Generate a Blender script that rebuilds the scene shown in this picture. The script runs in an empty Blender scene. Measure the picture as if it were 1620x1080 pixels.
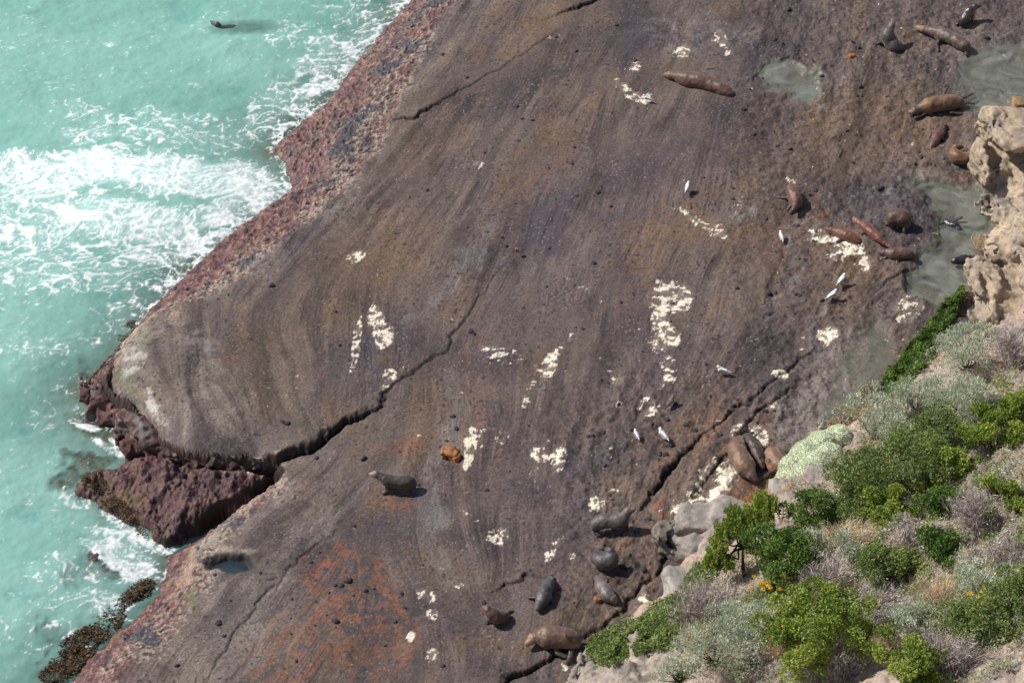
import bpy, math, random
import numpy as np

# ------------------------------------------------------------------ camera, sky, sun, exposure
ZP = 1.25                                   # height of the rock shelf above the sea
PITCH = math.radians(42.0); DIST = 100.0; HFOV = math.radians(20.0)
sc = bpy.context.scene
C = sc.collection
CAM = np.array([0.0, -DIST*math.cos(PITCH), ZP + DIST*math.sin(PITCH)])
cd = bpy.data.cameras.new('camera'); cam = bpy.data.objects.new('camera', cd); C.objects.link(cam)
cam.location = CAM.tolist(); cam.rotation_euler = (math.pi/2 - PITCH, 0, 0)
cd.sensor_fit = 'HORIZONTAL'; cd.angle = HFOV; cd.clip_start = 1.0; cd.clip_end = 6000
sc.camera = cam
SUN_EL = math.radians(47); SUN_AZ = math.atan2(0.30, -1.0)     # towards the sun: from the left, a little beyond the scene
w = bpy.data.worlds.new("World"); sc.world = w; w.use_nodes = True
nt = w.node_tree; bg = nt.nodes['Background']
sky = nt.nodes.new('ShaderNodeTexSky'); sky.sky_type = 'NISHITA'; sky.sun_disc = False
sky.sun_elevation = SUN_EL; sky.sun_rotation = math.pi/2 - SUN_AZ
sky.air_density = 1.0; sky.dust_density = 1.5
nt.links.new(sky.outputs[0], bg.inputs[0]); bg.inputs[1].default_value = 0.095
sl = bpy.data.lights.new('sun', 'SUN'); sl.energy = 4.9; sl.angle = math.radians(0.55); sl.color = (1.0, 0.955, 0.89)
so = bpy.data.objects.new('sun', sl); C.objects.link(so)
import mathutils
sdir = mathutils.Vector((math.cos(SUN_AZ)*math.cos(SUN_EL), math.sin(SUN_AZ)*math.cos(SUN_EL), math.sin(SUN_EL)))
so.rotation_euler = sdir.to_track_quat('Z', 'Y').to_euler(); so.location = (-40, 20, 60)
sc.view_settings.view_transform = 'Standard'; sc.view_settings.look = 'None'
sc.view_settings.exposure = 0.0; sc.view_settings.gamma = 1.0

# ------------------------------------------------------------------ pixel of the photograph <-> point of the place
FPX = 810.0/math.tan(HFOV/2)
FW = np.array([0, math.cos(PITCH), -math.sin(PITCH)]); UPV = np.array([0, math.sin(PITCH), math.cos(PITCH)])
def project(x, y, z):
    dx = x-CAM[0]; dy = y-CAM[1]; dz = z-CAM[2]
    zc = dy*FW[1]+dz*FW[2]; yc = dy*UPV[1]+dz*UPV[2]
    return 810+FPX*dx/zc, 540-FPX*yc/zc
def ray(px, py):
    d = FW + np.array([1.0, 0, 0])*((px-810)/FPX) + UPV*((540-py)/FPX)
    return d
def at(px, py, z=ZP):
    d = ray(px, py); t = (z-CAM[2])/d[2]
    return CAM + d*t

# ------------------------------------------------------------------ noise
rng0 = np.random.RandomState(7)
PERM = rng0.permutation(256); PERM = np.concatenate([PERM, PERM]).astype(np.int32)
GA = rng0.rand(256)*2*np.pi; GX = np.cos(GA).astype(np.float32); GY = np.sin(GA).astype(np.float32)
G3 = rng0.randn(256, 3); G3 /= np.linalg.norm(G3, axis=1)[:, None]; G3 = G3.astype(np.float32)
def perlin(x, y, seed=0):
    x = x + seed*17.31; y = y + seed*9.73
    xi = np.floor(x).astype(np.int32); yi = np.floor(y).astype(np.int32)
    fx = (x-xi).astype(np.float32); fy = (y-yi).astype(np.float32)
    xi &= 255; yi &= 255
    u = fx*fx*fx*(fx*(fx*6-15)+10); v = fy*fy*fy*(fy*(fy*6-15)+10)
    def g(ix, iy, dx, dy):
        h = PERM[PERM[ix & 255]+(iy & 255)]
        return GX[h]*dx+GY[h]*dy
    a = g(xi, yi, fx, fy); b = g(xi+1, yi, fx-1, fy); c = g(xi, yi+1, fx, fy-1); d = g(xi+1, yi+1, fx-1, fy-1)
    return (a+(b-a)*u + ((c+(d-c)*u)-(a+(b-a)*u))*v)*1.5
def fbm(x, y, o=4, seed=0, gain=0.5):
    s = 0; a = 1; f = 1; n = 0
    for i in range(o):
        s = s + a*perlin(x*f, y*f, seed+i*3); n += a; a *= gain; f *= 2.03
    return s/n
def ridge(x, y, o=3, seed=0):
    s = 0; a = 1; f = 1; n = 0
    for i in range(o):
        s = s + a*(1-np.abs(perlin(x*f, y*f, seed+i*5))*2.2); n += a; a *= .5; f *= 2.1
    return s/n
def perlin3(x, y, z, seed=0):
    x = x+seed*7.3; y = y+seed*3.1; z = z+seed*5.7
    xi = np.floor(x).astype(np.int32); yi = np.floor(y).astype(np.int32); zi = np.floor(z).astype(np.int32)
    fx = x-xi; fy = y-yi; fz = z-zi
    u = fx*fx*(3-2*fx); v = fy*fy*(3-2*fy); q = fz*fz*(3-2*fz)
    r = 0
    for i in (0, 1):
        for j in (0, 1):
            for k in (0, 1):
                h = PERM[PERM[PERM[(xi+i) & 255]+((yi+j) & 255)]+((zi+k) & 255)]
                g = G3[h]
                d = g[..., 0]*(fx-i)+g[..., 1]*(fy-j)+g[..., 2]*(fz-k)
                r = r + d*(u if i else 1-u)*(v if j else 1-v)*(q if k else 1-q)
    return r*1.5
def fbm3(p, f, o=3, seed=0):
    s = 0; a = 1; n = 0
    for i in range(o):
        s = s+a*perlin3(p[..., 0]*f, p[..., 1]*f, p[..., 2]*f, seed+i); n += a; a *= .5; f *= 2.0
    return s/n
def sstep(a, b, x):
    t = np.clip((x-a)/(b-a), 0, 1); return t*t*(3-2*t)
def mixc(c, d, m):
    return c*(1-m[..., None]) + np.asarray(d, dtype=np.float32)*m[..., None]

# ------------------------------------------------------------------ mesh / object helpers
def mesh_from(name, v, f, smooth=True):
    v = np.asarray(v, dtype=np.float32).reshape(-1, 3); f = np.asarray(f, dtype=np.int32)
    n = f.shape[1]
    me = bpy.data.meshes.new(name)
    me.vertices.add(len(v)); me.vertices.foreach_set('co', v.ravel())
    me.loops.add(f.size); me.loops.foreach_set('vertex_index', f.ravel())
    me.polygons.add(len(f)); me.polygons.foreach_set('loop_start', np.arange(0, f.size, n, dtype=np.int32))
    me.polygons.foreach_set('use_smooth', np.full(len(f), smooth, dtype=bool))
    me.update(calc_edges=True); 
    return me
def set_col(me, col, name='col'):
    a = me.attributes.new(name, 'FLOAT_COLOR', 'POINT')
    c = np.ones((len(me.vertices), 4), dtype=np.float32); c[:, :3] = np.clip(col.reshape(-1, 3), 0, 1)
    a.data.foreach_set('color', c.ravel())
def set_f(me, val, name):
    a = me.attributes.new(name, 'FLOAT', 'POINT')
    a.data.foreach_set('value', np.ascontiguousarray(val, dtype=np.float32).ravel())
def obj(name, me, mat=None, parent=None, loc=None):
    o = bpy.data.objects.new(name, me); C.objects.link(o)
    if mat is not None and not me.materials: me.materials.append(mat)
    if parent is not None: o.parent = parent
    if loc is not None: o.location = loc
    return o
def tag(o, label=None, cat=None, group=None, kind=None):
    if label: o['label'] = label
    if cat: o['category'] = cat
    if group: o['group'] = group
    if kind: o['kind'] = kind
    return o
def empty(name, loc, rz=0):
    o = bpy.data.objects.new(name, None); C.objects.link(o); o.location = [float(t) for t in loc]; o.rotation_euler = (0, 0, rz)
    o.empty_display_size = .1
    return o
def grid_faces(ny, nx, keep=None):
    i = np.arange(ny*nx, dtype=np.int32).reshape(ny, nx)
    f = np.stack([i[:-1, :-1], i[:-1, 1:], i[1:, 1:], i[1:, :-1]], -1)
    if keep is not None: f = f[keep]
    return f.reshape(-1, 4)

# ------------------------------------------------------------------ materials
def mat(name): 
    m = bpy.data.materials.new(name); m.use_nodes = True
    return m, m.node_tree, m.node_tree.nodes['Principled BSDF']
def N(nt, t, **k):
    n = nt.nodes.new(t)
    for a, b in k.items():
        if a in n.inputs: n.inputs[a].default_value = b
        else: setattr(n, a, b)
    return n
def attr_mat(name, rough=0.85, bump=0.02, nscale=14.0, ncontrast=0.35, spec=0.3, wet=False, rand=False):
    """surface colour from the mesh's own colour attribute, broken up by fine 3-D grain and a bump"""
    m, t, b = mat(name)
    L = t.links.new
    a = N(t, 'ShaderNodeAttribute'); a.attribute_name = 'col'
    tc = N(t, 'ShaderNodeTexCoord')
    n1 = N(t, 'ShaderNodeTexNoise'); n1.inputs['Scale'].default_value = nscale; n1.inputs['Detail'].default_value = 6; n1.inputs['Roughness'].default_value = .7
    L(tc.outputs['Object'], n1.inputs['Vector'])
    mr = N(t, 'ShaderNodeMapRange'); mr.inputs['From Min'].default_value = .3; mr.inputs['From Max'].default_value = .7
    mr.inputs['To Min'].default_value = 1-ncontrast; mr.inputs['To Max'].default_value = 1+ncontrast
    L(n1.outputs['Fac'], mr.inputs['Value'])
    mx = N(t, 'ShaderNodeVectorMath'); mx.operation = 'SCALE'
    L(a.outputs['Color'], mx.inputs[0]); L(mr.outputs[0], mx.inputs['Scale'])
    L(mx.outputs[0], b.inputs['Base Color'])
    bp = N(t, 'ShaderNodeBump'); bp.inputs['Strength'].default_value = 1; bp.inputs['Distance'].default_value = bump
    L(n1.outputs['Fac'], bp.inputs['Height']); L(bp.outputs[0], b.inputs['Normal'])
    b.inputs['Specular IOR Level'].default_value = spec
    if wet:
        wa = N(t, 'ShaderNodeAttribute'); wa.attribute_name = 'wet'
        r = N(t, 'ShaderNodeMapRange'); r.inputs['To Min'].default_value = rough; r.inputs['To Max'].default_value = .28
        L(wa.outputs['Fac'], r.inputs['Value']); L(r.outputs[0], b.inputs['Roughness'])
    else: b.inputs['Roughness'].default_value = rough
    return m
M = {}
M['rock'] = attr_mat('wave_worn_rock', .86, .018, 16, .42, wet=True)
M['hill'] = attr_mat('hillside_soil', .95, .05, 9, .4)
M['outcrop'] = attr_mat('outcrop_limestone', .95, .05, 6, .3)
M['stone'] = attr_mat('stone', .8, .015, 30, .35)
def sea_mat():
    m, t, b = mat('sea_water'); L = t.links.new
    a = N(t, 'ShaderNodeAttribute'); a.attribute_name = 'col'
    f = N(t, 'ShaderNodeAttribute'); f.attribute_name = 'foam'
    o = N(t, 'ShaderNodeAttribute'); o.attribute_name = 'opac'
    L(a.outputs['Color'], b.inputs['Base Color'])
    r = N(t, 'ShaderNodeMapRange'); r.inputs['To Min'].default_value = .16; r.inputs['To Max'].default_value = .9
    L(f.outputs['Fac'], r.inputs['Value']); L(r.outputs[0], b.inputs['Roughness'])
    L(o.outputs['Fac'], b.inputs['Alpha'])
    b.inputs['IOR'].default_value = 1.33
    tc = N(t, 'ShaderNodeTexCoord')
    n = N(t, 'ShaderNodeTexNoise'); n.inputs['Scale'].default_value = 2.6; n.inputs['Detail'].default_value = 3; n.inputs['Roughness'].default_value = .5
    L(tc.outputs['Object'], n.inputs['Vector'])
    bp = N(t, 'ShaderNodeBump'); bp.inputs['Distance'].default_value = .05; bp.inputs['Strength'].default_value = .8
    L(n.outputs['Fac'], bp.inputs['Height']); L(bp.outputs[0], b.inputs['Normal'])
    return m
M['sea'] = sea_mat()
def pool_mat(name, c1, c2, alpha):
    m, t, b = mat(name); L = t.links.new
    tc = N(t, 'ShaderNodeTexCoord')
    n = N(t, 'ShaderNodeTexNoise'); n.inputs['Scale'].default_value = 1.1; n.inputs['Detail'].default_value = 7; n.inputs['Distortion'].default_value = 1.0
    L(tc.outputs['Object'], n.inputs['Vector'])
    cr = N(t, 'ShaderNodeValToRGB'); cr.color_ramp.elements[0].position = .35; cr.color_ramp.elements[1].position = .65
    cr.color_ramp.elements[0].color = (*c1, 1); cr.color_ramp.elements[1].color = (*c2, 1)
    L(n.outputs['Fac'], cr.inputs[0]); L(cr.outputs[0], b.inputs['Base Color'])
    r = N(t, 'ShaderNodeMapRange'); r.inputs['From Min'].default_value = .3; r.inputs['From Max'].default_value = .7
    r.inputs['To Min'].default_value = max(alpha-.30, .1); r.inputs['To Max'].default_value = min(alpha+.2, .95)
    L(n.outputs['Fac'], r.inputs['Value']); L(r.outputs[0], b.inputs['Alpha'])
    b.inputs['Roughness'].default_value = .05; b.inputs['IOR'].default_value = 1.33
    n2 = N(t, 'ShaderNodeTexNoise'); n2.inputs['Scale'].default_value = 9
    L(tc.outputs['Object'], n2.inputs['Vector'])
    bp = N(t, 'ShaderNodeBump'); bp.inputs['Distance'].default_value = .006; L(n2.outputs['Fac'], bp.inputs['Height']); L(bp.outputs[0], b.inputs['Normal'])
    return m
def leaf_mat(name, c1, c2, trans=.25, rough=.6):
    """leaf colour varies leaf to leaf through the mesh attribute 'tint'"""
    m, t, b = mat(name); L = t.links.new
    a = N(t, 'ShaderNodeAttribute'); a.attribute_name = 'tint'
    cr = N(t, 'ShaderNodeValToRGB'); cr.color_ramp.elements[0].color = (*c1, 1); cr.color_ramp.elements[1].color = (*c2, 1)
    L(a.outputs['Fac'], cr.inputs[0]); L(cr.outputs[0], b.inputs['Base Color'])
    b.inputs['Roughness'].default_value = rough; b.inputs['Specular IOR Level'].default_value = .3
    if trans > 0:
        tr = N(t, 'ShaderNodeBsdfTranslucent'); L(cr.outputs[0], tr.inputs['Color'])
        ms = N(t, 'ShaderNodeMixShader'); ms.inputs[0].default_value = trans
        L(b.outputs[0], ms.inputs[1]); L(tr.outputs[0], ms.inputs[2]); L(ms.outputs[0], t.nodes['Material Output'].inputs['Surface'])
    return m
def plain(name, c, rough=.6, spec=.4, noise=.15, scale=20):
    m, t, b = mat(name); L = t.links.new
    tc = N(t, 'ShaderNodeTexCoord'); n = N(t, 'ShaderNodeTexNoise'); n.inputs['Scale'].default_value = scale; n.inputs['Detail'].default_value = 4
    L(tc.outputs['Object'], n.inputs['Vector'])
    cr = N(t, 'ShaderNodeValToRGB'); cr.color_ramp.elements[0].position = .3; cr.color_ramp.elements[1].position = .7
    cr.color_ramp.elements[0].color = tuple(x*(1-noise) for x in c)+(1,); cr.color_ramp.elements[1].color = tuple(min(1, x*(1+noise)) for x in c)+(1,)
    L(n.outputs['Fac'], cr.inputs[0]); L(cr.outputs[0], b.inputs['Base Color'])
    b.inputs['Roughness'].default_value = rough; b.inputs['Specular IOR Level'].default_value = spec
    return m
M['bark'] = plain('dark_bark', (.06, .045, .035), .9, .2, .4)
M['gull_white'] = plain('white_feathers', (.82, .82, .80), .8, .2, .04)
M['gull_grey'] = plain('grey_feathers', (.30, .32, .35), .8, .2, .1)
M['gull_brown'] = plain('brown_feathers', (.17, .13, .10), .8, .2, .4, 12)
M['gull_black'] = plain('black_feathers', (.02, .02, .02), .7, .3)
M['gull_red'] = plain('red_bill_and_legs', (.45, .05, .03), .5, .4)
M['eye'] = plain('dark_eye', (.008, .007, .007), .15, .6)

# ------------------------------------------------------------------ polylines in world XY
def P(pts, z=ZP):
    r = []
    for p in pts:
        q = at(p[0], p[1], p[2] if len(p) > 2 else z); r.append((q[0], q[1]))
    return np.array(r, dtype=np.float64)
def pl_dist(X, Y, L, want_side=False, vals=None):
    """distance to a polyline; side > 0 on the right of its direction; vals interpolated along it"""
    best = np.full(X.shape, 1e9, dtype=np.float32); side = np.zeros(X.shape, dtype=np.float32); val = np.zeros(X.shape, dtype=np.float32)
    for i in range(len(L)-1):
        ax, ay = L[i]; bx, by = L[i+1]; dx, dy = bx-ax, by-ay; l2 = dx*dx+dy*dy+1e-9
        t = np.clip(((X-ax)*dx+(Y-ay)*dy)/l2, 0, 1)
        ex = X-ax-t*dx; ey = Y-ay-t*dy
        d = (ex*ex+ey*ey).astype(np.float32)
        m = d < best
        best = np.where(m, d, best)
        if want_side: side = np.where(m, np.sign(dy*ex-dx*ey), side)
        if vals is not None: val = np.where(m, vals[i]+(vals[i+1]-vals[i])*t, val)
    best = np.sqrt(best)
    out = [best]
    if want_side: out.append(side)
    if vals is not None: out.append(val)
    return out if len(out) > 1 else best
def in_poly(X, Y, L):
    c = np.zeros(X.shape, dtype=bool); n = len(L)
    for i in range(n):
        x0, y0 = L[i]; x1, y1 = L[(i+1) % n]
        if y0 == y1: continue
        m = (y0 > Y) != (y1 > Y)
        c ^= m & (X < (x1-x0)*(Y-y0)/(y1-y0)+x0)
    return c
exec_order = 'structure'
# water line (z = 0) from beyond the top of the frame round the point, then up the gully and on down
W_UP = P([(900,-420),(760,-170),(655,-5),(600,55),(556,108),(520,160),(470,200),(430,236),(450,262),(462,300),(402,342),(345,384),(292,438),(240,488),(215,520),(165,580),(136,612),(150,645),(195,686),(236,710),(252,718)], 0)
GUL = P([(256,701),(300,715),(370,725),(430,731)], 1.25)
GUL2 = P([(425,765),(380,795),(330,832),(278,858)], 0.2)
W_LO = P([(266,880),(262,905),(252,945),(222,972),(178,1008),(140,1045),(105,1090),(-20,1260),(-260,1600)], 0)
LAND_W = np.concatenate([W_UP, GUL, GUL2, W_LO])
B_UP = P([(1010,-420),(860,-170),(735,-8),(705,22),(668,88),(640,150),(604,232),(545,292),(486,346),(425,398),(372,440),(325,462),(292,478),(250,492),(214,520),(182,568),(166,598),(182,622),(215,650),(250,684)])
B_GUL = P([(262,694),(300,708),(370,717),(440,719)])
B_LO = P([(456,738),(425,760),(385,790),(350,822),(318,862),(304,905),(276,955),(240,1000),(200,1040),(165,1085),(40,1270),(-200,1600)])
LAND_B = np.concatenate([B_UP, B_GUL, B_LO])
FAR = np.array([(60., -80.), (160., -80.), (160., 160.), (60., 160.)])
CHUNK = P([(238,708,.8),(262,708,1.),(300,722,1.05),(370,732,1.05),(438,735,1.05),(418,752,1.),(370,786,.9),(310,826,.6),(266,858,.3),(238,850,.1),(205,820,0),(165,800,0),(132,785,0),(126,765,0),(160,742,.1),(200,728,.3),(225,716,.5)])
HILL_F = P([(2300,-420),(1900,-80),(1720,150),(1665,270),(1655,350),(1640,430),(1575,512),(1455,562),(1388,642),(1340,672),(1244,742),(1168,806),(1092,852),(1052,935),(945,1006),(896,1080),(800,1200),(600,1500)])

# faults: step down on the right of the line's direction (+) with a trench; values per vertex: (step, trench)
FAULTS = [
 # the big undercut crack from the gully to the middle of the shelf
 ([(425,722),(470,712),(520,688),(565,662),(600,640),(622,606),(665,582),(700,552),(730,510),(775,440),(812,392)], [.28,.34,.29,.17,.06,.02,.02,.02,.01,.01,.0], .55, [.25,.25,.2,.15,.1,.06,.06,.06,.05,.03,0], .06, 2.0),
 ([(1036,776),(1062,742),(1098,702),(1150,660),(1200,622),(1250,580),(1295,545)], [.17,.16,.06,.035,.03,.04,.01], 0, [.12,.12,.08,.08,.1,.08,.03], .07, 1.0),
 ([(1092,792),(1132,742),(1160,712),(1200,650),(1232,628),(1280,592),(1312,566)], [.01,.04,.05,.05,.03,.02,.0], 0, [.05,.06,.08,.1,.05,.03,0], .06, 1.2),
 ([(776,1092),(812,1062),(850,1044),(900,1015),(932,998),(985,968),(1010,930),(1046,895),(1062,872)], [.2,.2,.15,.12,.10,.10,.10,.10,.06], 0, [.1,.1,.1,.08,.08,.06,.08,.08,.05], .07, 1.3),
 ([(318,1085),(352,1030),(398,968),(436,922),(470,886),(520,846),(566,806)], [.02,.03,.03,.03,.03,.02,.01], 0, [.03,.03,.03,.03,.03,.02,.0], .05, .9),
 ([(628,192),(662,186),(690,168),(750,136),(806,98),(856,68),(900,42)], [.03,.10,.04,.02,.02,.02,.0], 0, [.04,.08,.05,.04,.02,.03,0], .05, .8),
 ([(900,18),(930,6),(975,-14)], [.1,.12,.1], 0, [.06,.06,.06], .06, .8),
 ([(1205,112),(1222,100),(1250,90),(1275,92)], [.12,.14,.12,.06], 0, [.02,.02,.02,.0], .05, .7),
 ([(470,780),(500,800),(516,812)], [.05,.06,.03], 0, [.03,.03,.0], .04, .5),
 ([(770,575),(800,560)], [.02,.02], 0, [.02,.02], .03, .4),
 ([(985,905),(960,925),(935,950)], [.12,.12,.08], 0, [.06,.05,.03], .06, .6),
 ([(1000,880),(1012,900),(992,918)], [.1,.15,.1], 0, [.06,.06,.03], .06, .4),
 ([(800,920),(830,905),(855,905)], [.08,.1,.05], 0, [.04,.04,.02], .05, .5),
 ([(1378,474),(1410,444),(1436,430)], [.0,.10,.08], 0, [.0,.04,.02], .05, .8),
]
POOLS = [  # name key, ellipses (px,py,rx,ry,ang), depth
 ('small grey-green', [(1248,120,44,26,10),(1272,132,26,26,0)], .20),
 ('upper green', [(1590,112,70,42,8),(1560,160,46,22,5)], .22),
 ('long green', [(1500,312,62,26,28),(1535,345,52,48,20),(1500,420,52,46,-30),(1470,450,36,30,0)], .28),
 ('faint shallow', [(1372,560,34,52,20),(1330,640,26,30,30)], .07),
]
DEEP = (366, 889, 42, 17, 4)
def ell(U, V, cx, cy, rx, ry, ang=0):
    a = math.radians(ang); c, s = math.cos(a), math.sin(a)
    dx = U-cx; dy = V-cy
    return 1-np.sqrt(((dx*c+dy*s)/rx)**2+((-dx*s+dy*c)/ry)**2)

# ------------------------------------------------------------------ terrain grid
DX, DY = 0.034, 0.046
x0, x1, y0, y1 = -20.5, 21.5, -19.0, 23.5
xi = np.arange(x0, x1, DX); yi = np.arange(y0, y1, DY)
padL = np.array([-150,-90,-55,-40,-32,-27,-24,-22.0]); padR = np.array([22.5,24,26,29,33,40,55,90,160.0])
padB = np.array([-90,-60,-45,-36,-30,-26,-23,-21.0]); padT = np.array([24.5,26,28,31,36,45,60,90,160.0])
xs = np.concatenate([padL, xi, padR]); ys = np.concatenate([padB, yi, padT])
X, Y = np.meshgrid(xs.astype(np.float32), ys.astype(np.float32))
Up, Vp = project(X, Y, ZP)
# wobble so authored lines are never clean
wx = fbm(X*1.6, Y*1.6, 4, 3)*.16+fbm(X*7, Y*7, 2, 9)*.03; wy = fbm(X*1.6, Y*1.6, 4, 5)*.16+fbm(X*7, Y*7, 2, 11)*.03
Xw, Yw = X+wx, Y+wy
inL = in_poly(Xw, Yw, np.concatenate([LAND_W, FAR])); dW = pl_dist(Xw, Yw, LAND_W)
inB = in_poly(Xw, Yw, np.concatenate([LAND_B, FAR])); dB = pl_dist(Xw, Yw, LAND_B)
ramp = dW/(dW+dB+1e-3)
h = np.where(inB, ZP, np.where(inL, ZP*(ramp**.8), -np.minimum(.12+.30*dW, 3.0))).astype(np.float32)
shoreb = np.where(inL & ~inB, 1-np.abs(ramp*2-1)*.0, 0).astype(np.float32)          # 1 in the weed-covered band
band_soft = np.where(inB, np.exp(-dB/.35), np.where(inL, 1.0, 1.0)).astype(np.float32)
cwx = fbm(X*.9, Y*.9, 4, 171)*.55*sstep(420, 300, Up); cwy = fbm(X*.9, Y*.9, 4, 173)*.45*sstep(420, 300, Up)
inC = in_poly(Xw+cwx, Yw+cwy, CHUNK); dC = pl_dist(Xw+cwx, Yw+cwy, np.concatenate([CHUNK, CHUNK[:1]]))
Uc, Vc = project(X, Y, .6)
ctop = 1.02 - .80*sstep(310, 140, Uc) - .45*sstep(770, 860, Vc)
hc = np.where(inC, ctop*(1-np.exp(-dC/.10)), -.3-.8*dC)
isC = (hc > h) & inC
gz_ = sstep(235, 300, Up)*sstep(470, 430, Up)*sstep(735, 760, Vp)
h = np.where(gz_*inL > 0, h*(1-gz_*.65*np.exp(-dW/.7)), h); h = h-.55*np.exp(-(pl_dist(Xw, Yw, GUL2)/.28)**2)*(~inC)
hc = hc + inC*(fbm(X*1.1, Y*1.1, 4, 175)*.55-.04)*np.clip(dC*2.5, 0, 1)*sstep(430, 350, Uc)
h = np.where(hc > h, hc, h)
# drowned rocks off the point and kelp beds
Us, Vs = project(X, Y, 0)
for (a, b, rx, ry, an, top) in [(130,745,95,66,0,-.16),(100,710,50,60,0,-.4),(150,880,18,14,0,.02),(188,896,60,30,0,-.12),(150,900,90,60,0,-.35),(95,1010,70,40,-40,-.28),(130,1020,55,30,-40,-.02),(215,940,36,18,-30,.06),(195,560,30,40,40,-.15),(170,560,50,60,30,-.30),(140,600,40,30,0,-.2),(170,680,100,34,20,-.08),(205,560,18,16,0,-.02),(455,215,60,20,-30,-.1)]:
    e = ell(Us+fbm(X*.7, Y*.7, 4, 35)*70*(top < -.1), Vs+fbm(X*.7, Y*.7, 4, 37)*50*(top < -.1), a, b, rx, ry, an)
    hh = top - np.where(e < 0, 3, (1-np.clip(e*1.5, 0, 1))**1.6*(2.2 if top < -.1 else .8)) + fbm(X*2.2, Y*2.2, 3, 31)*.25
    h = np.maximum(h, np.where(e > 0, np.minimum(hh, .08) if top < -.1 else hh, -9))
# (relief)
# gentle relief of the shelf
relief = fbm(X*.16, Y*.16, 3, 21)*.35 + fbm(X*.6, Y*.6, 3, 23)*.09
land = np.clip(h/ZP, 0, 1)
h = h + relief*land
f_e = fbm(X*1.2, Y*1.2, 3, 27)
# the two onion-shaped lobes near the point
e1 = ell(Up, Vp, 242, 590, 78, 110, 25); e2 = ell(Up, Vp, 345, 655, 105, 80, 30)
h += .22*sstep(0, .8, e1+f_e*.1)*land + .24*sstep(0, .8, e2+f_e*.1)*land
LOBE_E = P([(150,560),(166,598),(182,622),(215,650),(250,684),(262,694),(300,708),(370,717),(440,719)])
dl = pl_dist(X, Y, LOBE_E); h -= np.where(inB, .42*np.exp(-(dl/.38)), 0)*(1-sstep(380, 440, Up))
crackm = np.zeros_like(h)
for pts, steps, _, tr, tw, dec in FAULTS:
    Lw = P(pts); jx = fbm(X*1.3, Y*1.3, 4, 41)*.30; jy = fbm(X*1.3, Y*1.3, 4, 43)*.30
    d, s, v = pl_dist(X+jx, Y+jy, Lw, True, steps)
    _, v2 = pl_dist(X+jx, Y+jy, Lw, False, tr)[0:2]
    end = np.ones_like(d)
    h -= np.where(s > 0, v*np.exp(-d/dec), -v*.12*np.exp(-d/.4))*land
    h -= v2*np.exp(-(d/(tw*(.75+5*v2)))**2)*land
    crackm = np.maximum(crackm, np.exp(-(d/.055)**2)*np.clip(v2*14, 0, .85)*sstep(-.45, .1, jx*4+v2*3))
# pools
poolm = np.zeros_like(h)
for _, es, dep in POOLS:
    e = np.max([ell(Up+fbm(X*.9, Y*.9, 3, 51)*22, Vp+fbm(X*.9, Y*.9, 3, 53)*16, *q) for q in es], axis=0)
    m = sstep(-.35, .40, e)
    h = h*(1-m) + (ZP-.02-dep*m)*m
    poolm = np.maximum(poolm, sstep(-.25, .1, e)*min(1, dep*6))
e = ell(Up+fbm(X*1.1, Y*1.1, 3, 57)*16, Vp+fbm(X*1.1, Y*1.1, 3, 58)*9, *DEEP); h = np.where(e > -.1, h-.34*sstep(-.1, .45, e), h)
deepm = sstep(-.1, .2, e)

# ------------------------------------------------------------------ flow-aligned streaks (line integral convolution)
FLOW = [  # px, py, direction in the picture (dx, dy)
 (1200,60,.5,-1),(1000,60,.45,-1),(860,120,.55,-1),(720,130,.8,-1),(620,300,.9,-1),(520,380,1,-.9),(420,450,1,-1),
 (360,530,.2,1),(400,600,.25,1),(450,660,.6,1),(490,560,.1,1),(540,480,.3,-1),(560,600,-.15,1),(600,520,.1,1),(660,450,.5,-1),(760,340,.7,-1),
 (860,350,.42,-1),(960,350,.35,-1),(1080,350,.4,-1),(880,500,.35,-1),(1000,500,.3,-1),(1120,500,.3,-1),(760,560,.2,-1),
 (740,650,.02,-1),(680,620,-.1,-1),(690,760,.05,-1),(720,860,-.35,-1),(790,780,.15,-1),(860,700,.12,-1),(940,650,.25,-1),(1000,760,.15,-1),(900,850,.2,-1),
 (1100,620,.6,-1),(1200,560,.8,-1),(1220,420,.3,-1),(1320,250,.25,-1),(1180,220,.3,-1),(1300,80,.3,-1),(1460,100,.2,-1),(1400,300,.3,-1),
 (1300,640,1,-.9),(1180,740,1,-1.1),(1380,500,.7,-1),(640,900,-.5,-1),(700,960,-.45,-1),(760,1040,-.1,-1),(560,760,.8,-.6),(480,780,.9,-.7),
 (500,950,.8,-1),(400,900,.9,-1),(330,1000,.85,-1),(580,1020,.7,-1),(850,960,.2,-1),(930,930,.4,-.6),
 (200,560,.4,-1),(250,560,.1,1),(285,620,.5,1),(230,620,.9,.8),(300,600,.6,-1),(345,600,1,.1),(290,670,-.1,1),(400,650,.3,1),(350,690,1,.25),(340,640,.1,1)]
fx = np.zeros_like(h); fy = np.zeros_like(h)
for (a, b, dx, dy) in FLOW:
    g = (at(a+dx*5, b+dy*5)-at(a, b)); th = 2*math.atan2(g[1], g[0])
    q = ((Up-a)**2+((Vp-b)*1.0)**2).astype(np.float32)
    wgt = 1/(q+900)**1.6
    fx += wgt*math.cos(th); fy += wgt*math.sin(th)
th = np.arctan2(fy, fx)/2 + fbm(X*.45, Y*.45, 3, 61)*.38
ny, nx = h.shape
vx = (np.cos(th)).astype(np.float32); vy = (np.sin(th)).astype(np.float32)
SPC = 0.04
ux = vx*SPC/DX; uy = vy*SPC/DY          # index steps (inner grid)
rng = np.random.RandomState(3)
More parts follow.
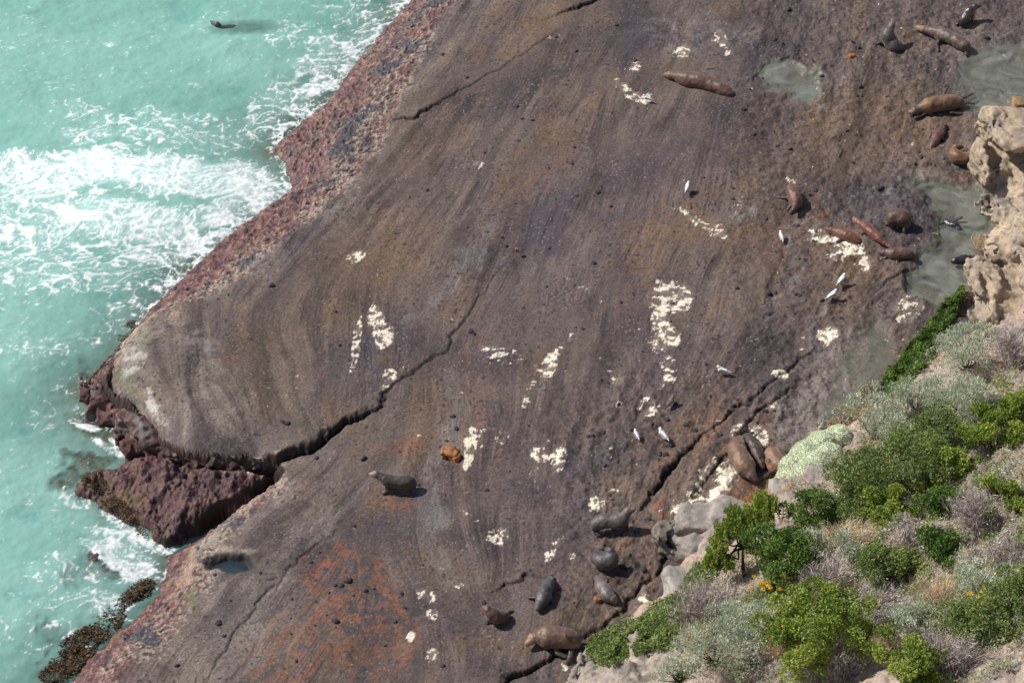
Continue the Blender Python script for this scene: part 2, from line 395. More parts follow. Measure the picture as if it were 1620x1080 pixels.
def boxblur(a, r):
    for ax in (0, 1):
        c = np.cumsum(np.pad(a, [(r+1, r) if k == ax else (0, 0) for k in (0, 1)], mode='edge'), axis=ax)
        a = (np.take(c, np.arange(2*r+1, c.shape[ax]), axis=ax)-np.take(c, np.arange(0, c.shape[ax]-2*r-1), axis=ax))/(2*r+1)
    return a.astype(np.float32)
src = rng.rand(ny, nx).astype(np.float32)
src_b = boxblur(boxblur(rng.rand(ny, nx).astype(np.float32), 3), 3); src_b = (src_b-src_b.mean())/src_b.std()
src_c = boxblur(boxblur(rng.rand(ny, nx).astype(np.float32), 9), 9); src_c = (src_c-src_c.mean())/src_c.std()
I0, J0 = np.mgrid[0:ny, 0:nx].astype(np.float32)
def lic(s, n, step):
    acc = s.copy(); 
    for sg in (1, -1):
        I = I0.copy(); J = J0.copy(); pdx = None
        for k in range(n):
            ii = np.clip(I+.5, 0, ny-1).astype(np.int32); jj = np.clip(J+.5, 0, nx-1).astype(np.int32)
            a = ux[ii, jj]*sg*step; b = uy[ii, jj]*sg*step
            if pdx is not None:
                flip = np.where(a*pdx+b*pdy < 0, -1, 1); a = a*flip; b = b*flip
            pdx, pdy = a, b
            J += a; I += b
            acc += s[np.clip(I+.5, 0, ny-1).astype(np.int32), np.clip(J+.5, 0, nx-1).astype(np.int32)]
    return acc/(2*n+1)
def norm(a): return (a-a.mean())/a.std()
s1 = norm(lic(src, 14, 1.0)); s2 = norm(lic(src_b, 16, 3.0)); s3 = norm(lic(src_c, 18, 6.0))

# terraces and grooves follow the streaks
patch = sstep(-.25, .35, fbm(X*.35, Y*.35, 4, 71))
grain = rng.rand(ny, nx).astype(np.float32)-.5
inner = ((X > x0) & (X < x1) & (Y > y0) & (Y < y1)).astype(np.float32)
Uq, Vq = project(X, Y, h)
rough_r = np.maximum(sstep(1060, 1260, Uq)*.8, sstep(760, 1000, Uq)*sstep(440, 700, Vq))       # the shelf is rougher toward the hillside
amp = land*inner*(1-poolm*.85)
h += amp*(s1*.0040*(.4+patch) + s2*.0065*(.4+patch) + s3*.0075*(.4+.8*rough_r) + .012*fbm(X*5, Y*5, 3, 82)*(.4+patch))
chop = fbm(X*3.2, Y*3.2, 4, 81)
h += amp*chop*.075*rough_r + amp*np.clip(fbm(X*1.6+s3*.1, Y*1.6, 4, 84), -.4, .4)*.16*sstep(.2, .9, rough_r)
bandm = np.where(inL & ~inB, 1, 0)*(1-isC) ; bandm = np.maximum(bandm, isC)
bandm = boxblur(bandm.astype(np.float32), 3)
lump = ridge(X*1.5, Y*1.5, 4, 85); lumpf = fbm(X*6, Y*6, 3, 87)
h += inner*bandm*(lump*.10-.05+lumpf*.08+perlin(X*13, Y*13, 88)*.035)*np.clip(h*2+.4, 0, 1)
seabed = (h < 0)
h += np.where(seabed, fbm(X*2.5, Y*2.5, 3, 89)*.12, 0)
# pits
pit = perlin(X*5.2, Y*5.2, 91); pitm = sstep(.62, .78, pit)*rough_r*amp*sstep(-.1, .3, fbm(X*.8, Y*.8, 2, 93))
h -= pitm*.06
Uq, Vq = project(X, Y, h)

# ------------------------------------------------------------------ shelf colour
f1 = fbm(X*.22, Y*.22, 4, 101); f2 = fbm(X*.55, Y*.55, 5, 103); f3 = fbm(X*2.4, Y*2.4, 4, 105)
fa = fbm(X*9, Y*9, 2, 107)
def G(cx, cy, rx, ry, ang=0, soft=.6):
    return sstep(0, soft, ell(Uq+f2*50, Vq+f3*14+f2*30, cx, cy, rx, ry, ang))
col = np.zeros(h.shape+(3,), dtype=np.float32)+np.array([.112, .084, .074], dtype=np.float32)
col = mixc(col, (.060, .046, .051), sstep(-.15, .45, f1+.35*f2+.10*s3))
och = sstep(-.05, .6, -f1*.6+f2*.7+.13*s3+.05*s2)
for g in [(560,430,170,110,-40),(430,590,90,130,0),(660,210,110,90,-40),(1230,300,120,220,20),(1120,740,200,140,-30),(950,930,150,110,0),(1400,200,160,120,0),(700,640,90,120,0),(1300,440,140,120,0)]:
    och = np.clip(och+.5*G(*g), 0, 1)
col = mixc(col, (.160, .100, .058), och*.68)
pur = np.zeros_like(h)
for g in [(900,380,260,130,-55),(480,460,60,90,30),(590,560,60,110,20),(880,900,110,120,0),(800,760,180,160,0),(980,560,140,140,0),(1060,250,160,120,0),(440,860,90,40,-40)]:
    pur = np.maximum(pur, G(*g))
col = mixc(col, (.070, .053, .064), pur*.7*sstep(-.6, .5, f2+.2*s3))
# fine strata
k = 1+np.clip(.115*s1*(.3+patch)+.16*s2*(.5+patch)+.15*s3+.42*fbm(X*7, Y*7, 4, 83, .85), -.45, .6)
# red-brown stains right of the middle
for g, st in [((1120,660,70,60,-30),.6),((1180,700,120,40,-40),.4),((1010,420,60,160,15),.25),((780,660,30,110,5),.35),((745,560,30,60,30),.4),((870,240,50,200,35),.3),((1000,860,90,60,0),.4),((1045,700,40,60,20),.5)]:
    col = mixc(col, (.165, .080, .052), G(*g)*st*sstep(-.4, .5, f3+.3*s2))
# rust
ru = np.maximum.reduce([G(540,940,90,90,-40,.3),G(480,1010,130,70,-30,.3),G(590,1000,70,110,0,.3),G(520,880,36,30,0,.4)])
ru = np.clip(ru, 0, 1)
col = mixc(col, (.175, .066, .032), ru*sstep(-.6, .5, f3*.9+.25*s1+.25*s2+.4*f2)*.85)
col = mixc(col, (.052, .044, .050), ru*sstep(-.1, .45, -f3+f2*.7+.15*s2)*.85)
for g, st in [((632,700,50,22,0),.45),((625,798,42,14,0),.55),((365,570,24,14,0),.3),((1520,290,50,20,10),.3),((1300,338,24,5,-18),.8),((1348,90,8,6,0),.5),((1150,790,90,16,-25),.5),((1360,640,40,14,-30),.8),((1030,810,10,60,15),.5)]:
    col = mixc(col, (.20, .075, .035), G(*g)*st)
# paler rim just inside the band, pale lobe, pale right-hand flat
rim = np.where(inB, np.exp(-(dB/1.1)**2), 0)*sstep(-.5, .3, f2+.15*s2)
col = mixc(col, (.225, .185, .165), rim*.6)
col = mixc(col, (.21, .175, .14), np.maximum(G(330,640,90,90,30,.4), G(245,590,70,100,25,.4))*.62*sstep(-.9, .8, f2+.35*s2))
col = mixc(col, (.20, .165, .138), G(370,1000,90,170,40,.4)*.7*sstep(-.7, .5, f2+.2*s2))
col = mixc(col, (.22, .18, .150), G(460,830,90,60,-30,.4)*.45*sstep(-.7, .5, f3+.2*s2))
flat_r = np.maximum(G(1300,640,110,60,-40,.3), G(1330,590,60,90,20,.4))
col = mixc(col, (.185, .155, .135), flat_r*.8); k = 1+(k-1)*(1-.7*flat_r)
for g, st in [((700,720,20,200,10),.35),((720,430,20,160,40),.35),((690,860,16,120,-20),.3),((1290,520,14,70,20),.4),((560,790,120,14,-45),.3)]:
    col = mixc(col, (.20, .185, .18), G(*g)*st)
for g, st in [((1410,300,40,90,30),.3),((1260,420,22,120,12),.35),((1100,60,120,50,0),.3),((1320,180,30,20,0),.45),((1165,335,40,30,0),.45),((1560,90,120,70,0),.25)]:
    col = mixc(col, (.27, .25, .26), G(*g)*st*sstep(-.3, .5, f3))  # lilac-grey patches; those by the pools paint in a wet sheen
col *= k[..., None]
# barnacle flecks and dark grit
sp = perlin(X*13, Y*13, 111); spd = perlin(X*9, Y*9, 113)
dens = sstep(-.2, .5, f2+f1*.4)
col = mixc(col, (.34, .30, .26), (sp > .64-.06*dens)*(.15+.45*dens)*land*inner)
col = mixc(col, (.030, .026, .030), (spd > .52-.08*rough_r-.05*s2)*.75*sstep(-.5, .3, fbm(X*.7, Y*.7, 3, 115)+.10*s3)*inner)
spe = perlin(X*5.5+f2, Y*5.5, 117); col = mixc(col, (.028, .024, .028), sstep(.54, .62, spe+.05*s2)*.9*sstep(-.12, .15, fbm(X*.5, Y*.5, 3, 119)+.12*s3+.15*rough_r)*inner)
mot = fbm(X*4.2+f2, Y*4.2, 4, 151, .65); mot2 = fbm(X*1.4, Y*1.4, 3, 153)
col = mixc(col, (.048, .038, .036), sstep(.12, .42, mot+.5*mot2+.10*s2+.05*s3)*(.22+.36*rough_r)*inner)
col = mixc(col, (.17, .13, .10), sstep(.20, .5, -mot+.3*mot2)*.35*inner)
col = mixc(col, (.03, .026, .03), pitm*.8)
dkb = sstep(.7, 1.7, s3+.6*s2+.8*f2)*(.5+.5*rough_r); col = mixc(col, (.050, .042, .042), dkb*.65)
ltb = sstep(1.0, 2.0, -s3+.5*s2); col = mixc(col, (.165, .125, .10), ltb*.4)
# the weed band
al1 = np.array([.155, .070, .066]); 
bc = np.zeros_like(col)+np.array([.120, .056, .055], dtype=np.float32)
bc = mixc(bc, (.25, .14, .115), sstep(.05, .7, lump-.35+f3*.5))
bc = mixc(bc, (.048, .028, .034), sstep(-.05, .35, -f3-.1*lump+.2*f2))
upper = sstep(560, 640, Uq-.0*Vq)*sstep(330, 200, Vq)+sstep(380, 460, Uq)*sstep(420, 250, Vq)
barn = np.clip(sstep(.40, .8, ramp)+.45*sstep(330, 230, Vq), 0, 1)*sstep(-.3, .4, f2+lumpf*.9)
bc = mixc(bc, (.34, .29, .22), barn*(lumpf > -.05)*.8)
bc = mixc(bc, (.050, .048, .062), sstep(.0, .18, f2*.8+f3*.4-.12+.14*sstep(330, 200, Vq))*sstep(.25, .5, ramp)*.92*(1-isC))
bc = mixc(bc, (.062, .032, .032), isC*sstep(430, 300, Uq)*sstep(-.3, .3, f3+.1)*.7)
bc = mixc(bc, (.14, .09, .035), isC*sstep(.15, .4, f3+fa*.6)*sstep(330, 200, Uq)*.5)
bc = mixc(bc, (.40, .31, .26), (np.exp(-(dB/.16)**2))*.55*(Uq > 330)*(1-isC)*(f3 > -.1))
bc = mixc(bc, (.42, .34, .28), (perlin(X*14, Y*14, 121)+.4*f3 > .62)*.5*(1-.5*isC))
bc = mixc(bc, (.028, .020, .022), sstep(.1, .45, fbm(X*3.4, Y*3.4, 4, 161, .7)+.25*f3)*.6)
bc *= (1+.9*fbm(X*12, Y*12, 2, 163))[..., None]
gy, gx = np.gradient(h); slope = np.sqrt((gx/DX)**2+(gy/DY)**2)*inner
lobe_w = sstep(.9, 1.6, boxblur(slope, 1))*(pl_dist(X, Y, P([(166,598),(182,622),(215,650),(250,684)])) < 1.2)
sdB = np.where(inB, -dB, dB); nearG = pl_dist(X, Y, B_GUL) < .9
soft = sstep(-.45, .30, sdB+.75*f2+.35*lumpf+.55*sstep(720, 780, Vq)*sstep(470, 440, Uq))*np.where(nearG, 0, 1)*(dB < 2.2)*inL*inner
bandm = np.where(dB < 1.9, np.maximum(soft, bandm*nearG), bandm); bandm = np.maximum(bandm, isC)
bandm = np.maximum(bandm, lobe_w)
col = col*(1-bandm[..., None])+bc*bandm[..., None]
# pink rim, green and white encrustation of the point
for g, c, st in [((205,540,22,70,38),(.42,.33,.26),.8),((190,600,30,16,20),(.10,.12,.05),.7),((235,640,40,12,40),(.09,.10,.04),.7),((255,650,16,34,-20),(.62,.58,.52),.85),((208,575,10,34,35),(.5,.5,.42),.7),((222,530,16,30,40),(.12,.15,.08),.5),
                 ((270,500,34,10,10),(.45,.33,.24),.6),((320,545,60,24,10),(.30,.27,.25),.5),((300,940,12,36,35),(.10,.13,.06),.6),((345,870,50,14,-20),(.4,.34,.25),.6),((385,790,50,10,-35),(.42,.28,.24),.7),((450,720,40,12,-30),(.42,.36,.30),.6),((300,900,18,60,30),(.38,.24,.17),.6)]:
    col = mixc(col, c, G(*g)*st*sstep(-.45, .35, f3+fa*.5))
col = mixc(col, (.022, .018, .018), sstep(1.1, 2.2, boxblur(slope, 1))*(h > -.2)*(1-pitm)*np.maximum((pl_dist(X, Y, B_GUL) < 1.1), (Vq > 560)&(Uq > 430)).astype(np.float32)*.9)  # steep gully and crack walls painted near-black, standing in for overhang shade
# seal hauling grounds: wet greenish
for g, st in [((1320,700,120,20,-45),.0)]: pass
col = mixc(col, (.16, .16, .12), poolm*.7)
# guano
GU = [(1062,470,36,24,0,1),(1045,480,14,40,10,1),(1080,470,16,22,0,1),(1055,535,24,18,-10,1),(1050,505,10,26,-20,.8),(1060,585,12,26,-10,.9),(1052,607,10,6,0,.8),
 (597,505,12,22,-15,1),(608,530,16,22,0,1),(618,592,9,9,0,1),(565,540,5,46,8,.95),(590,490,6,8,0,1),(562,405,18,8,-10,1),(745,705,9,32,8,1.1),(765,690,8,16,0,.7),(795,690,12,10,0,.7),
 (868,578,14,20,15,1),(892,545,6,26,35,.8),(840,620,6,24,20,.7),(885,725,14,20,10,1),(860,718,22,12,0,.9),(845,735,10,30,0,.6),(880,700,30,6,10,.6),(788,848,18,14,-20,1),(770,830,40,5,35,.6),
 (674,940,18,10,25,1),(683,972,11,9,0,1.1),(650,1005,7,6,0,1.1),(684,1035,8,10,0,1),(850,690,10,8,0,.6),(1125,362,40,5,30,.9),(1090,340,26,4,32,.8),(1135,362,10,8,0,.9),(1000,148,34,6,35,.9),(985,134,20,5,40,.8),(1024,155,9,7,0,1.1),
 (1005,105,10,8,0,.9),(1080,82,12,8,0,.9),(1140,60,10,14,-30,.8),(1152,80,6,6,0,.9),(758,260,8,6,0,.9),(1120,775,50,22,-40,1.0),(1140,755,30,30,0,1),(1090,795,34,10,0,.8),(1080,805,40,8,0,.8),(1026,642,18,14,0,1),(1190,690,26,20,0,1),(1170,680,12,10,0,.8),
 (945,795,14,10,0,.9),(975,772,6,5,0,1),(1236,592,11,7,20,1.1),(1310,530,18,13,-10,1),(1340,385,34,14,25,1.1),(1300,372,22,8,15,1),(1365,410,10,20,-20,1),(1325,400,16,12,0,.9),(1440,490,26,22,0,.85),(1430,480,14,14,0,.7),
 (410,737,24,12,0,1.4),(800,560,28,14,15,.8),(775,552,30,4,8,.8),(1020,945,8,7,0,1.1),(1012,970,8,5,0,1),(1330,690,16,10,0,.8),(1225,640,14,8,0,.7),(875,870,8,24,25,.7),(905,880,8,5,0,.8),(1320,640,10,8,0,.5),(1180,330,16,26,-35,.5),(930,460,40,3,35,.7),(665,690,12,5,0,.6),
 (905,1050,22,8,-10,.9),(960,1010,20,6,-10,.7),(1260,282,20,8,30,.7),(1240,270,10,5,0,.6),(880,60,10,8,0,.7),(800,200,14,4,0,.5),(620,600,30,4,-45,.8),(980,640,6,6,0,.8),(978,598,8,6,0,.8),(733,618,6,5,0,.6),(1075,625,18,4,-20,.4),(735,925,14,5,10,.7)]
gm = np.zeros_like(h)
gn = fbm(X*2.6, Y*2.6, 5, 131, .72)+.07*s1; gr = ridge(X*2.2+f3*.8, Y*2.2, 4, 137)-.45
for (a, b, rx, ry, an, st) in GU:
    sel = (np.abs(Uq-a) < (rx+ry)*1.7+8) & (np.abs(Vq-b) < (rx+ry)*1.7+8)
    if sel.any():
        ev = (1+ell(Uq[sel]+gn[sel]*9, Vq[sel]-gn[sel]*7, a, b, rx*.84+1.0, ry*.88+1.0, an))
        gm[sel] = np.maximum(gm[sel], np.clip(ev-.45, 0, .62)*st)
gmask = sstep(.58, .67, gm+gn*.62+gr*.50+.04*s2)*(gm > .02)
smallg = (perlin(X*3.6, Y*3.6, 141)+.35*perlin(X*11, Y*11, 143) > .86)*sstep(.2, .5, fbm(X*.3, Y*.3, 3, 145)+.35*rough_r)*land
col = mixc(col, (.76, .68, .54), np.maximum(gmask*.95, smallg*.75*inner)*(h > .6))
col = mixc(col, (.40, .33, .27), sstep(.30, .8, gm+gn*.4+.08*s2)*.34*(1-gmask))
# seabed
col = mixc(col, (.075, .060, .035), (h < .03).astype(np.float32)*.85)
goldw = sstep(.0, .5, f3+fa*.5)*(np.abs(h-.02) < .25)
col = mixc(col, (.16, .095, .025), goldw*sstep(600, 1000, Vq)*sstep(280, 200, Uq)*.8)
col = mixc(col, (.03, .032, .03), deepm*.9)
col = mixc(col, (.016, .013, .013), crackm*(1-poolm))
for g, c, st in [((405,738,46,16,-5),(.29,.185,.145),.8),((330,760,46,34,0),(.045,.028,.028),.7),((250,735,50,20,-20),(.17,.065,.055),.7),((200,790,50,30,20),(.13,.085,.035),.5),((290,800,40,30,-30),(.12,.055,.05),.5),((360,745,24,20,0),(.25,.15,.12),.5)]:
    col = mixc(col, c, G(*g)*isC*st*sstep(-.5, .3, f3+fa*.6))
cwall_shade = sstep(.8, 1.6, boxblur(slope, 1))*isC*sstep(.9, .4, pl_dist(X, Y, GUL2)); col = mixc(col, (.022, .015, .015), cwall_shade*.9)  # shade on the low rock's gully-side wall, painted into the colour
col = mixc(col, (.66, .58, .47), G(412,735,26,13,0,.3)*isC*sstep(-.3, .0, f3)*.9)
wall_shade = sstep(.9, 1.7, boxblur(slope, 1))*sstep(1.0, .6, dl)*(h > -.2)*inner
col = mixc(col, (.045, .027, .023), wall_shade*.92)  # steep wall under the point painted dark in place of its shade
col *= (1+grain*.40*inner)[..., None]
wet = np.clip(bandm*.45*(1-ramp)+poolm*.8+G(620,778,60,20,0,.4)*.8+flat_r*.35+.18*(1-och)+ru*.25, 0, 1)
# drop the shelf where the hillside covers it
dF, sF = pl_dist(X, Y, HILL_F, True)
hillside_d = np.where(sF > 0, -1, 1)*dF
TH = h.copy()
h_draw = np.where(sF > 0, 1, 1)*h
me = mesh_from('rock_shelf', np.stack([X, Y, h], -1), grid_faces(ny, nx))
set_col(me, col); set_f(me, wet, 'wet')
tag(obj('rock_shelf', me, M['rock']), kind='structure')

def bil(A, x, y):
    j = np.interp(x, xs, np.arange(nx)); i = np.interp(y, ys, np.arange(ny))
    j0 = np.clip(np.floor(j).astype(int), 0, nx-2); i0 = np.clip(np.floor(i).astype(int), 0, ny-2)
    fj = j-j0; fi = i-i0
    return (A[i0, j0]*(1-fj)*(1-fi)+A[i0, j0+1]*fj*(1-fi)+A[i0+1, j0]*(1-fj)*fi+A[i0+1, j0+1]*fj*fi)

# ------------------------------------------------------------------ hillside
hx = np.concatenate([np.array([-8, -4, -2.]), np.arange(0, 23, .055), np.array([24, 26, 29, 34, 42, 60, 90])])
hy = np.concatenate([np.array([-90, -70, -50, -40, -34, -30, -27, -25.]), np.arange(-23, 14, .075), np.array([15, 17, 20, 26, 40, 70, 120.])])
HX, HY = np.meshgrid(hx.astype(np.float32), hy.astype(np.float32))
def hill_h(x, y):
    jx = fbm(x*.9, y*.9, 4, 201)*.55; jy = fbm(x*.9, y*.9, 4, 203)*.55
    d, s = pl_dist(x+jx, y+jy, HILL_F, True)
    d = np.where(s < 0, d, -d)
    z = ZP-.15 + np.where(d > 0, .55*(1-np.exp(-d/.35)) + .62*np.minimum(d, 38), 1.6*d)
    z = z + np.where(d > 0, np.minimum(d, 2.5)/2.5*(fbm(x*.35, y*.35, 4, 205)*1.1 + fbm(x*1.5, y*1.5, 4, 207)*.32), 0)
    return z, d
HZ, HD = hill_h(HX, HY)
HU, HV = project(HX, HY, HZ)
g1 = fbm(HX*.7, HY*.7, 4, 211); g2 = fbm(HX*3, HY*3, 4, 213); g3 = fbm(HX*8, HY*8, 3, 215)
def HG(cx, cy, rx, ry, ang=0, soft=.35): return sstep(0, soft, ell(HU+g1*40, HV+g2*20, cx, cy, rx, ry, ang))
ROCKS = [(1130,835,85,46,-20),(1075,925,38,40,-20),(1250,800,70,50,-30),(1330,720,60,40,-30),(1480,620,60,40,-40),(1600,560,60,60,0),(1560,470,60,50,0),(1020,1050,110,46,0),(1200,1000,40,60,20),(1340,880,60,40,-20),(1480,680,30,30,0),(950,1060,60,40,0),(1215,1040,60,50,10),(1450,1035,80,34,10),(1560,1060,90,30,0),(1380,900,50,26,-20),(1500,900,46,26,-20),(1300,880,50,30,-30),(1590,720,30,40,0)]
rk = np.maximum.reduce([HG(*r) for r in ROCKS])
strata = perlin(HX*.6+g1*.8, (HZ*3.2)+g1*.6, 221)
HZ = HZ + rk*(strata*.16+g2*.14+np.abs(g1)*.25)*(HD > .1) + g3*.03
hc = np.zeros(HX.shape+(3,), dtype=np.float32)+np.array([.46, .35, .28], dtype=np.float32)
hc = mixc(hc, (.36, .29, .24), sstep(-.3, .4, g1)); hc = mixc(hc, (.54, .38, .28), sstep(.15, .7, g2))
hc = mixc(hc, (.12, .09, .07), sstep(.1, .6, -g2-g3*.4)*.6)
rc = np.zeros_like(hc)+np.array([.29, .255, .22], dtype=np.float32)
rc = mixc(rc, (.40, .33, .27), sstep(-.2, .4, g1+g3*.5)); rc = mixc(rc, (.16, .14, .125), sstep(.2, .55, strata+g3*.4)*.7); rc = mixc(rc, (.42, .25, .16), sstep(.25, .6, g2)*.4)
hc = hc*(1-rk[..., None])+rc*rk[..., None]
foot = np.exp(-np.clip(HD, 0, 9)/.35)*(1-rk); hc = mixc(hc, (.42, .22, .10), foot*.7)
hc *= (1+(rng.rand(*HX.shape).astype(np.float32)-.5)*.3)[..., None]
keep = (HD[:-1, :-1] > -1.5) | (HD[1:, 1:] > -1.5)
hf = grid_faces(len(hy), len(hx), keep)
used = np.unique(hf); remap = np.full(HX.size, -1, np.int32); remap[used] = np.arange(len(used))
me = mesh_from('hillside', np.stack([HX, HY, HZ], -1).reshape(-1, 3)[used], remap[hf])
set_col(me, hc.reshape(-1, 3)[used])
tag(obj('hillside', me, M['hill']), kind='structure')
def bilh(x, y):
    j = np.interp(x, hx, np.arange(len(hx))); i = np.interp(y, hy, np.arange(len(hy)))
    j0 = np.clip(np.floor(j).astype(int), 0, len(hx)-2); i0 = np.clip(np.floor(i).astype(int), 0, len(hy)-2)
    fj = j-j0; fi = i-i0; A = HZ
    return (A[i0, j0]*(1-fj)*(1-fi)+A[i0, j0+1]*fj*(1-fi)+A[i0+1, j0]*(1-fj)*fi+A[i0+1, j0+1]*fj*fi)
def rkf(x, y):
    j = np.clip(np.interp(x, hx, np.arange(len(hx))).astype(int), 0, len(hx)-1); i = np.clip(np.interp(y, hy, np.arange(len(hy))).astype(int), 0, len(hy)-1)
    return rk[i, j]
def ground(x, y): 
    x = np.asarray(x, float); y = np.asarray(y, float)
    return np.maximum(bil(TH, x, y), np.where(x > -1, bilh(x, y), -9))
def hit(px, py):
    """where the sight line of a pixel meets the ground"""
    px = np.atleast_1d(np.asarray(px, float)); py = np.atleast_1d(np.asarray(py, float))
    d = FW[None]+np.outer((px-810)/FPX, [1., 0, 0])+np.outer((540-py)/FPX, UPV)
    t = (22-CAM[2])/d[:, 2]; done = np.zeros(len(px), bool)
    for i in range(420):
        p = CAM+d*t[:, None]; below = p[:, 2] < ground(p[:, 0], p[:, 1]); done |= below
        if done.all(): break
        t = np.where(done, t, t+.09)
    p = CAM+d*(t-.045)[:, None]
    return p

# ------------------------------------------------------------------ tide pools
M['pool'] = pool_mat('pool_water', (.15, .165, .145), (.26, .275, .235), .44)
M['pool_faint'] = pool_mat('shallow_water_film', (.15, .15, .12), (.22, .22, .17), .34)
M['pool_dark'] = pool_mat('deep_pool_water', (.022, .036, .050), (.04, .06, .078), .93)
def pool_sheet(es, z, m, mg=1.15):
    cx = np.mean([e[0] for e in es]); 
    vs = []; fs = []
    hull = []
    for e in es:
        for a in np.linspace(0, 2*np.pi, 28, endpoint=False):
            an = math.radians(e[4]); c, s = math.cos(an), math.sin(an)
            ex = math.cos(a)*e[2]*mg; ey = math.sin(a)*e[3]*mg
            p = at(e[0]+ex*c-ey*s, e[1]+ex*s+ey*c, z); hull.append((p[0], p[1]))
    pts = sorted(set(hull))
    def half(ps):
        o = []
        for p in ps:
            while len(o) > 1 and (o[-1][0]-o[-2][0])*(p[1]-o[-2][1])-(o[-1][1]-o[-2][1])*(p[0]-o[-2][0]) <= 0: o.pop()
            o.append(p)
        return o
    H = half(pts)[:-1]+half(pts[::-1])[:-1]
    me = bpy.data.meshes.new('tide_pool'); me.from_pydata([(x, y, z) for x, y in H], [], [list(range(len(H)))]); me.update()
    return tag(obj('tide_pool', me, m), kind='structure')
pool_sheet(POOLS[0][1], ZP-.085, M['pool']); pool_sheet(POOLS[1][1], ZP-.085, M['pool']); pool_sheet(POOLS[2][1], ZP-.11, M['pool']); pool_sheet(POOLS[3][1], ZP-.052, M['pool_faint'])
dz = float(ground([at(366, 889)[0]], [at(366, 889)[1]])[0])
pool_sheet([(366, 889+12, 46, 20, 4)], dz+.07, M['pool_dark'], 1.0)

# ------------------------------------------------------------------ sea
sx = np.concatenate([np.array([-2500, -1200, -600, -300, -150, -90, -60, -42, -33, -27, -24.]), np.arange(-22, -1.5, .045), np.array([2, 6, 12, 30, 80, 300, 1200, 2500.])])
sy = np.concatenate([np.array([-2500, -900, -300, -120, -60, -35, -25, -21.]), np.arange(-19, 24.5, .06), np.array([26, 29, 34, 42, 60, 90, 150, 300, 700, 1500, 3000.])])
SX, SY = np.meshgrid(sx.astype(np.float32), sy.astype(np.float32))
SU, SV = project(SX, SY, 0)
fine = ((SX > -22) & (SX < -1.5) & (SY > -19) & (SY < 24.5)).astype(np.float32)
th_s = bil(TH, SX, SY).astype(np.float32)
q1 = fbm(SX*.14, SY*.22, 3, 301); q2 = fbm(SX*.5, SY*.8, 4, 303)
SZ = (.12*np.sin(SX*.35+SY*.55+q1*3)+.10*q1+.07*q2+.03*fbm(SX*1.8, SY*2.6, 4, 305))*fine
# foam density, authored where the swell breaks
fd = np.zeros_like(SX)
def F(cx, cy, rx, ry, an, st, p=1.0):
    global fd
    e = np.clip(ell(SU+q2*50+q1*40, SV+q2*24, cx, cy, rx, ry, an), 0, 1)**p
    fd = np.maximum(fd, st*np.minimum(e*2.0, 1))
F(60,275,160,50,4,.78); F(250,275,240,48,6,.90); F(390,285,90,46,20,.98); F(380,330,100,30,-35,.95); F(60,340,180,80,0,.62); F(220,350,190,50,8,.80); F(200,420,200,60,-4,.50); F(290,420,100,46,-40,.72)
F(350,396,150,14,-40,1.0); F(440,318,50,14,-35,1.1); F(270,470,50,14,-50,.9); F(560,105,110,16,-48,.95); F(620,35,70,14,-48,.95); F(480,185,60,16,-35,.85); F(60,420,120,70,10,.52); F(230,400,120,24,12,.75); F(40,300,110,28,0,.74); F(100,390,60,40,0,.45)
F(240,200,180,46,6,.50); F(330,215,170,40,0,.46); F(120,170,60,16,5,.42); F(180,210,150,12,-14,.56); F(430,180,110,70,-35,.52); F(520,110,130,60,-48,.60); F(600,40,120,44,-48,.68); F(470,60,90,40,0,.42); F(300,30,140,30,0,.30); F(560,20,120,40,0,.46)
F(190,500,60,60,30,.50); F(170,520,110,30,-30,.42); F(60,560,120,24,0,.42); F(120,620,90,50,0,.42); F(160,660,90,30,25,.55); F(60,650,70,50,0,.36); F(200,700,30,14,-30,.85)
F(120,780,40,30,20,.52); F(200,865,85,50,0,.70); F(225,900,50,46,-20,.78); F(170,850,80,36,0,.52); F(100,900,100,50,0,.48); F(130,950,150,30,0,.42); F(60,1000,110,60,0,.36); F(180,960,60,40,0,.52); F(30,470,80,60,0,.34); F(40,800,60,80,0,.28); F(240,862,26,16,20,.9); F(262,868,24,12,-30,.9); F(200,828,62,13,36,.82); F(140,790,26,12,30,.8); F(150,755,30,12,-30,.6); F(185,715,50,9,28,.95); F(140,680,40,10,20,.8); F(215,955,40,16,-35,.8)
shore_d = -th_s
near = np.exp(-np.clip(np.abs(th_s)-.0, 0, 5)/.20)
upc = sstep(620, 380, SV)
fd = np.maximum(fd, near*(.42+.60*upc*(SU > 180)+.1*q2))
fd = np.maximum(fd, .27+.10*q1)
wxs = fbm(SX*.35, SY*.45, 4, 311); wys = fbm(SX*.35, SY*.45, 4, 313)
ax_, ay_ = SX+wxs*2.4, (SY+wys*2.4)
def worley(x, y, seed):
    cx = np.floor(x).astype(np.int32); cy = np.floor(y).astype(np.int32); F1 = np.full(x.shape, 9., np.float32); F2 = F1.copy()
    for i in (-1, 0, 1):
        for j in (-1, 0, 1):
            hh = PERM[PERM[(cx+i+seed*31) & 255]+((cy+j) & 255)]; h2 = PERM[hh]
            d = np.sqrt((cx+i+.5+.45*np.cos(hh*.7)-x)**2+(cy+j+.5+.45*np.sin(h2*.37)-y)**2)
            F2 = np.minimum(F2, np.maximum(F1, d)); F1 = np.minimum(F1, d)
    return F2-F1
brk = fbm(SX*2.5, SY*3.5, 4, 327, .62); fineb = fbm(SX*6, SY*8, 3, 329, .7)
e1_ = worley(ax_*.75, ay_*.95, 1); e2_ = worley(ax_*1.7+brk*.5, ay_*2.1+brk*.5, 2); e3_ = worley(SX*4.2+wxs*5+brk*.8, SY*5.2+wys*5, 3)
wd_ = np.clip(fd-.30, 0, 1); nb = brk*.9+fineb*.25
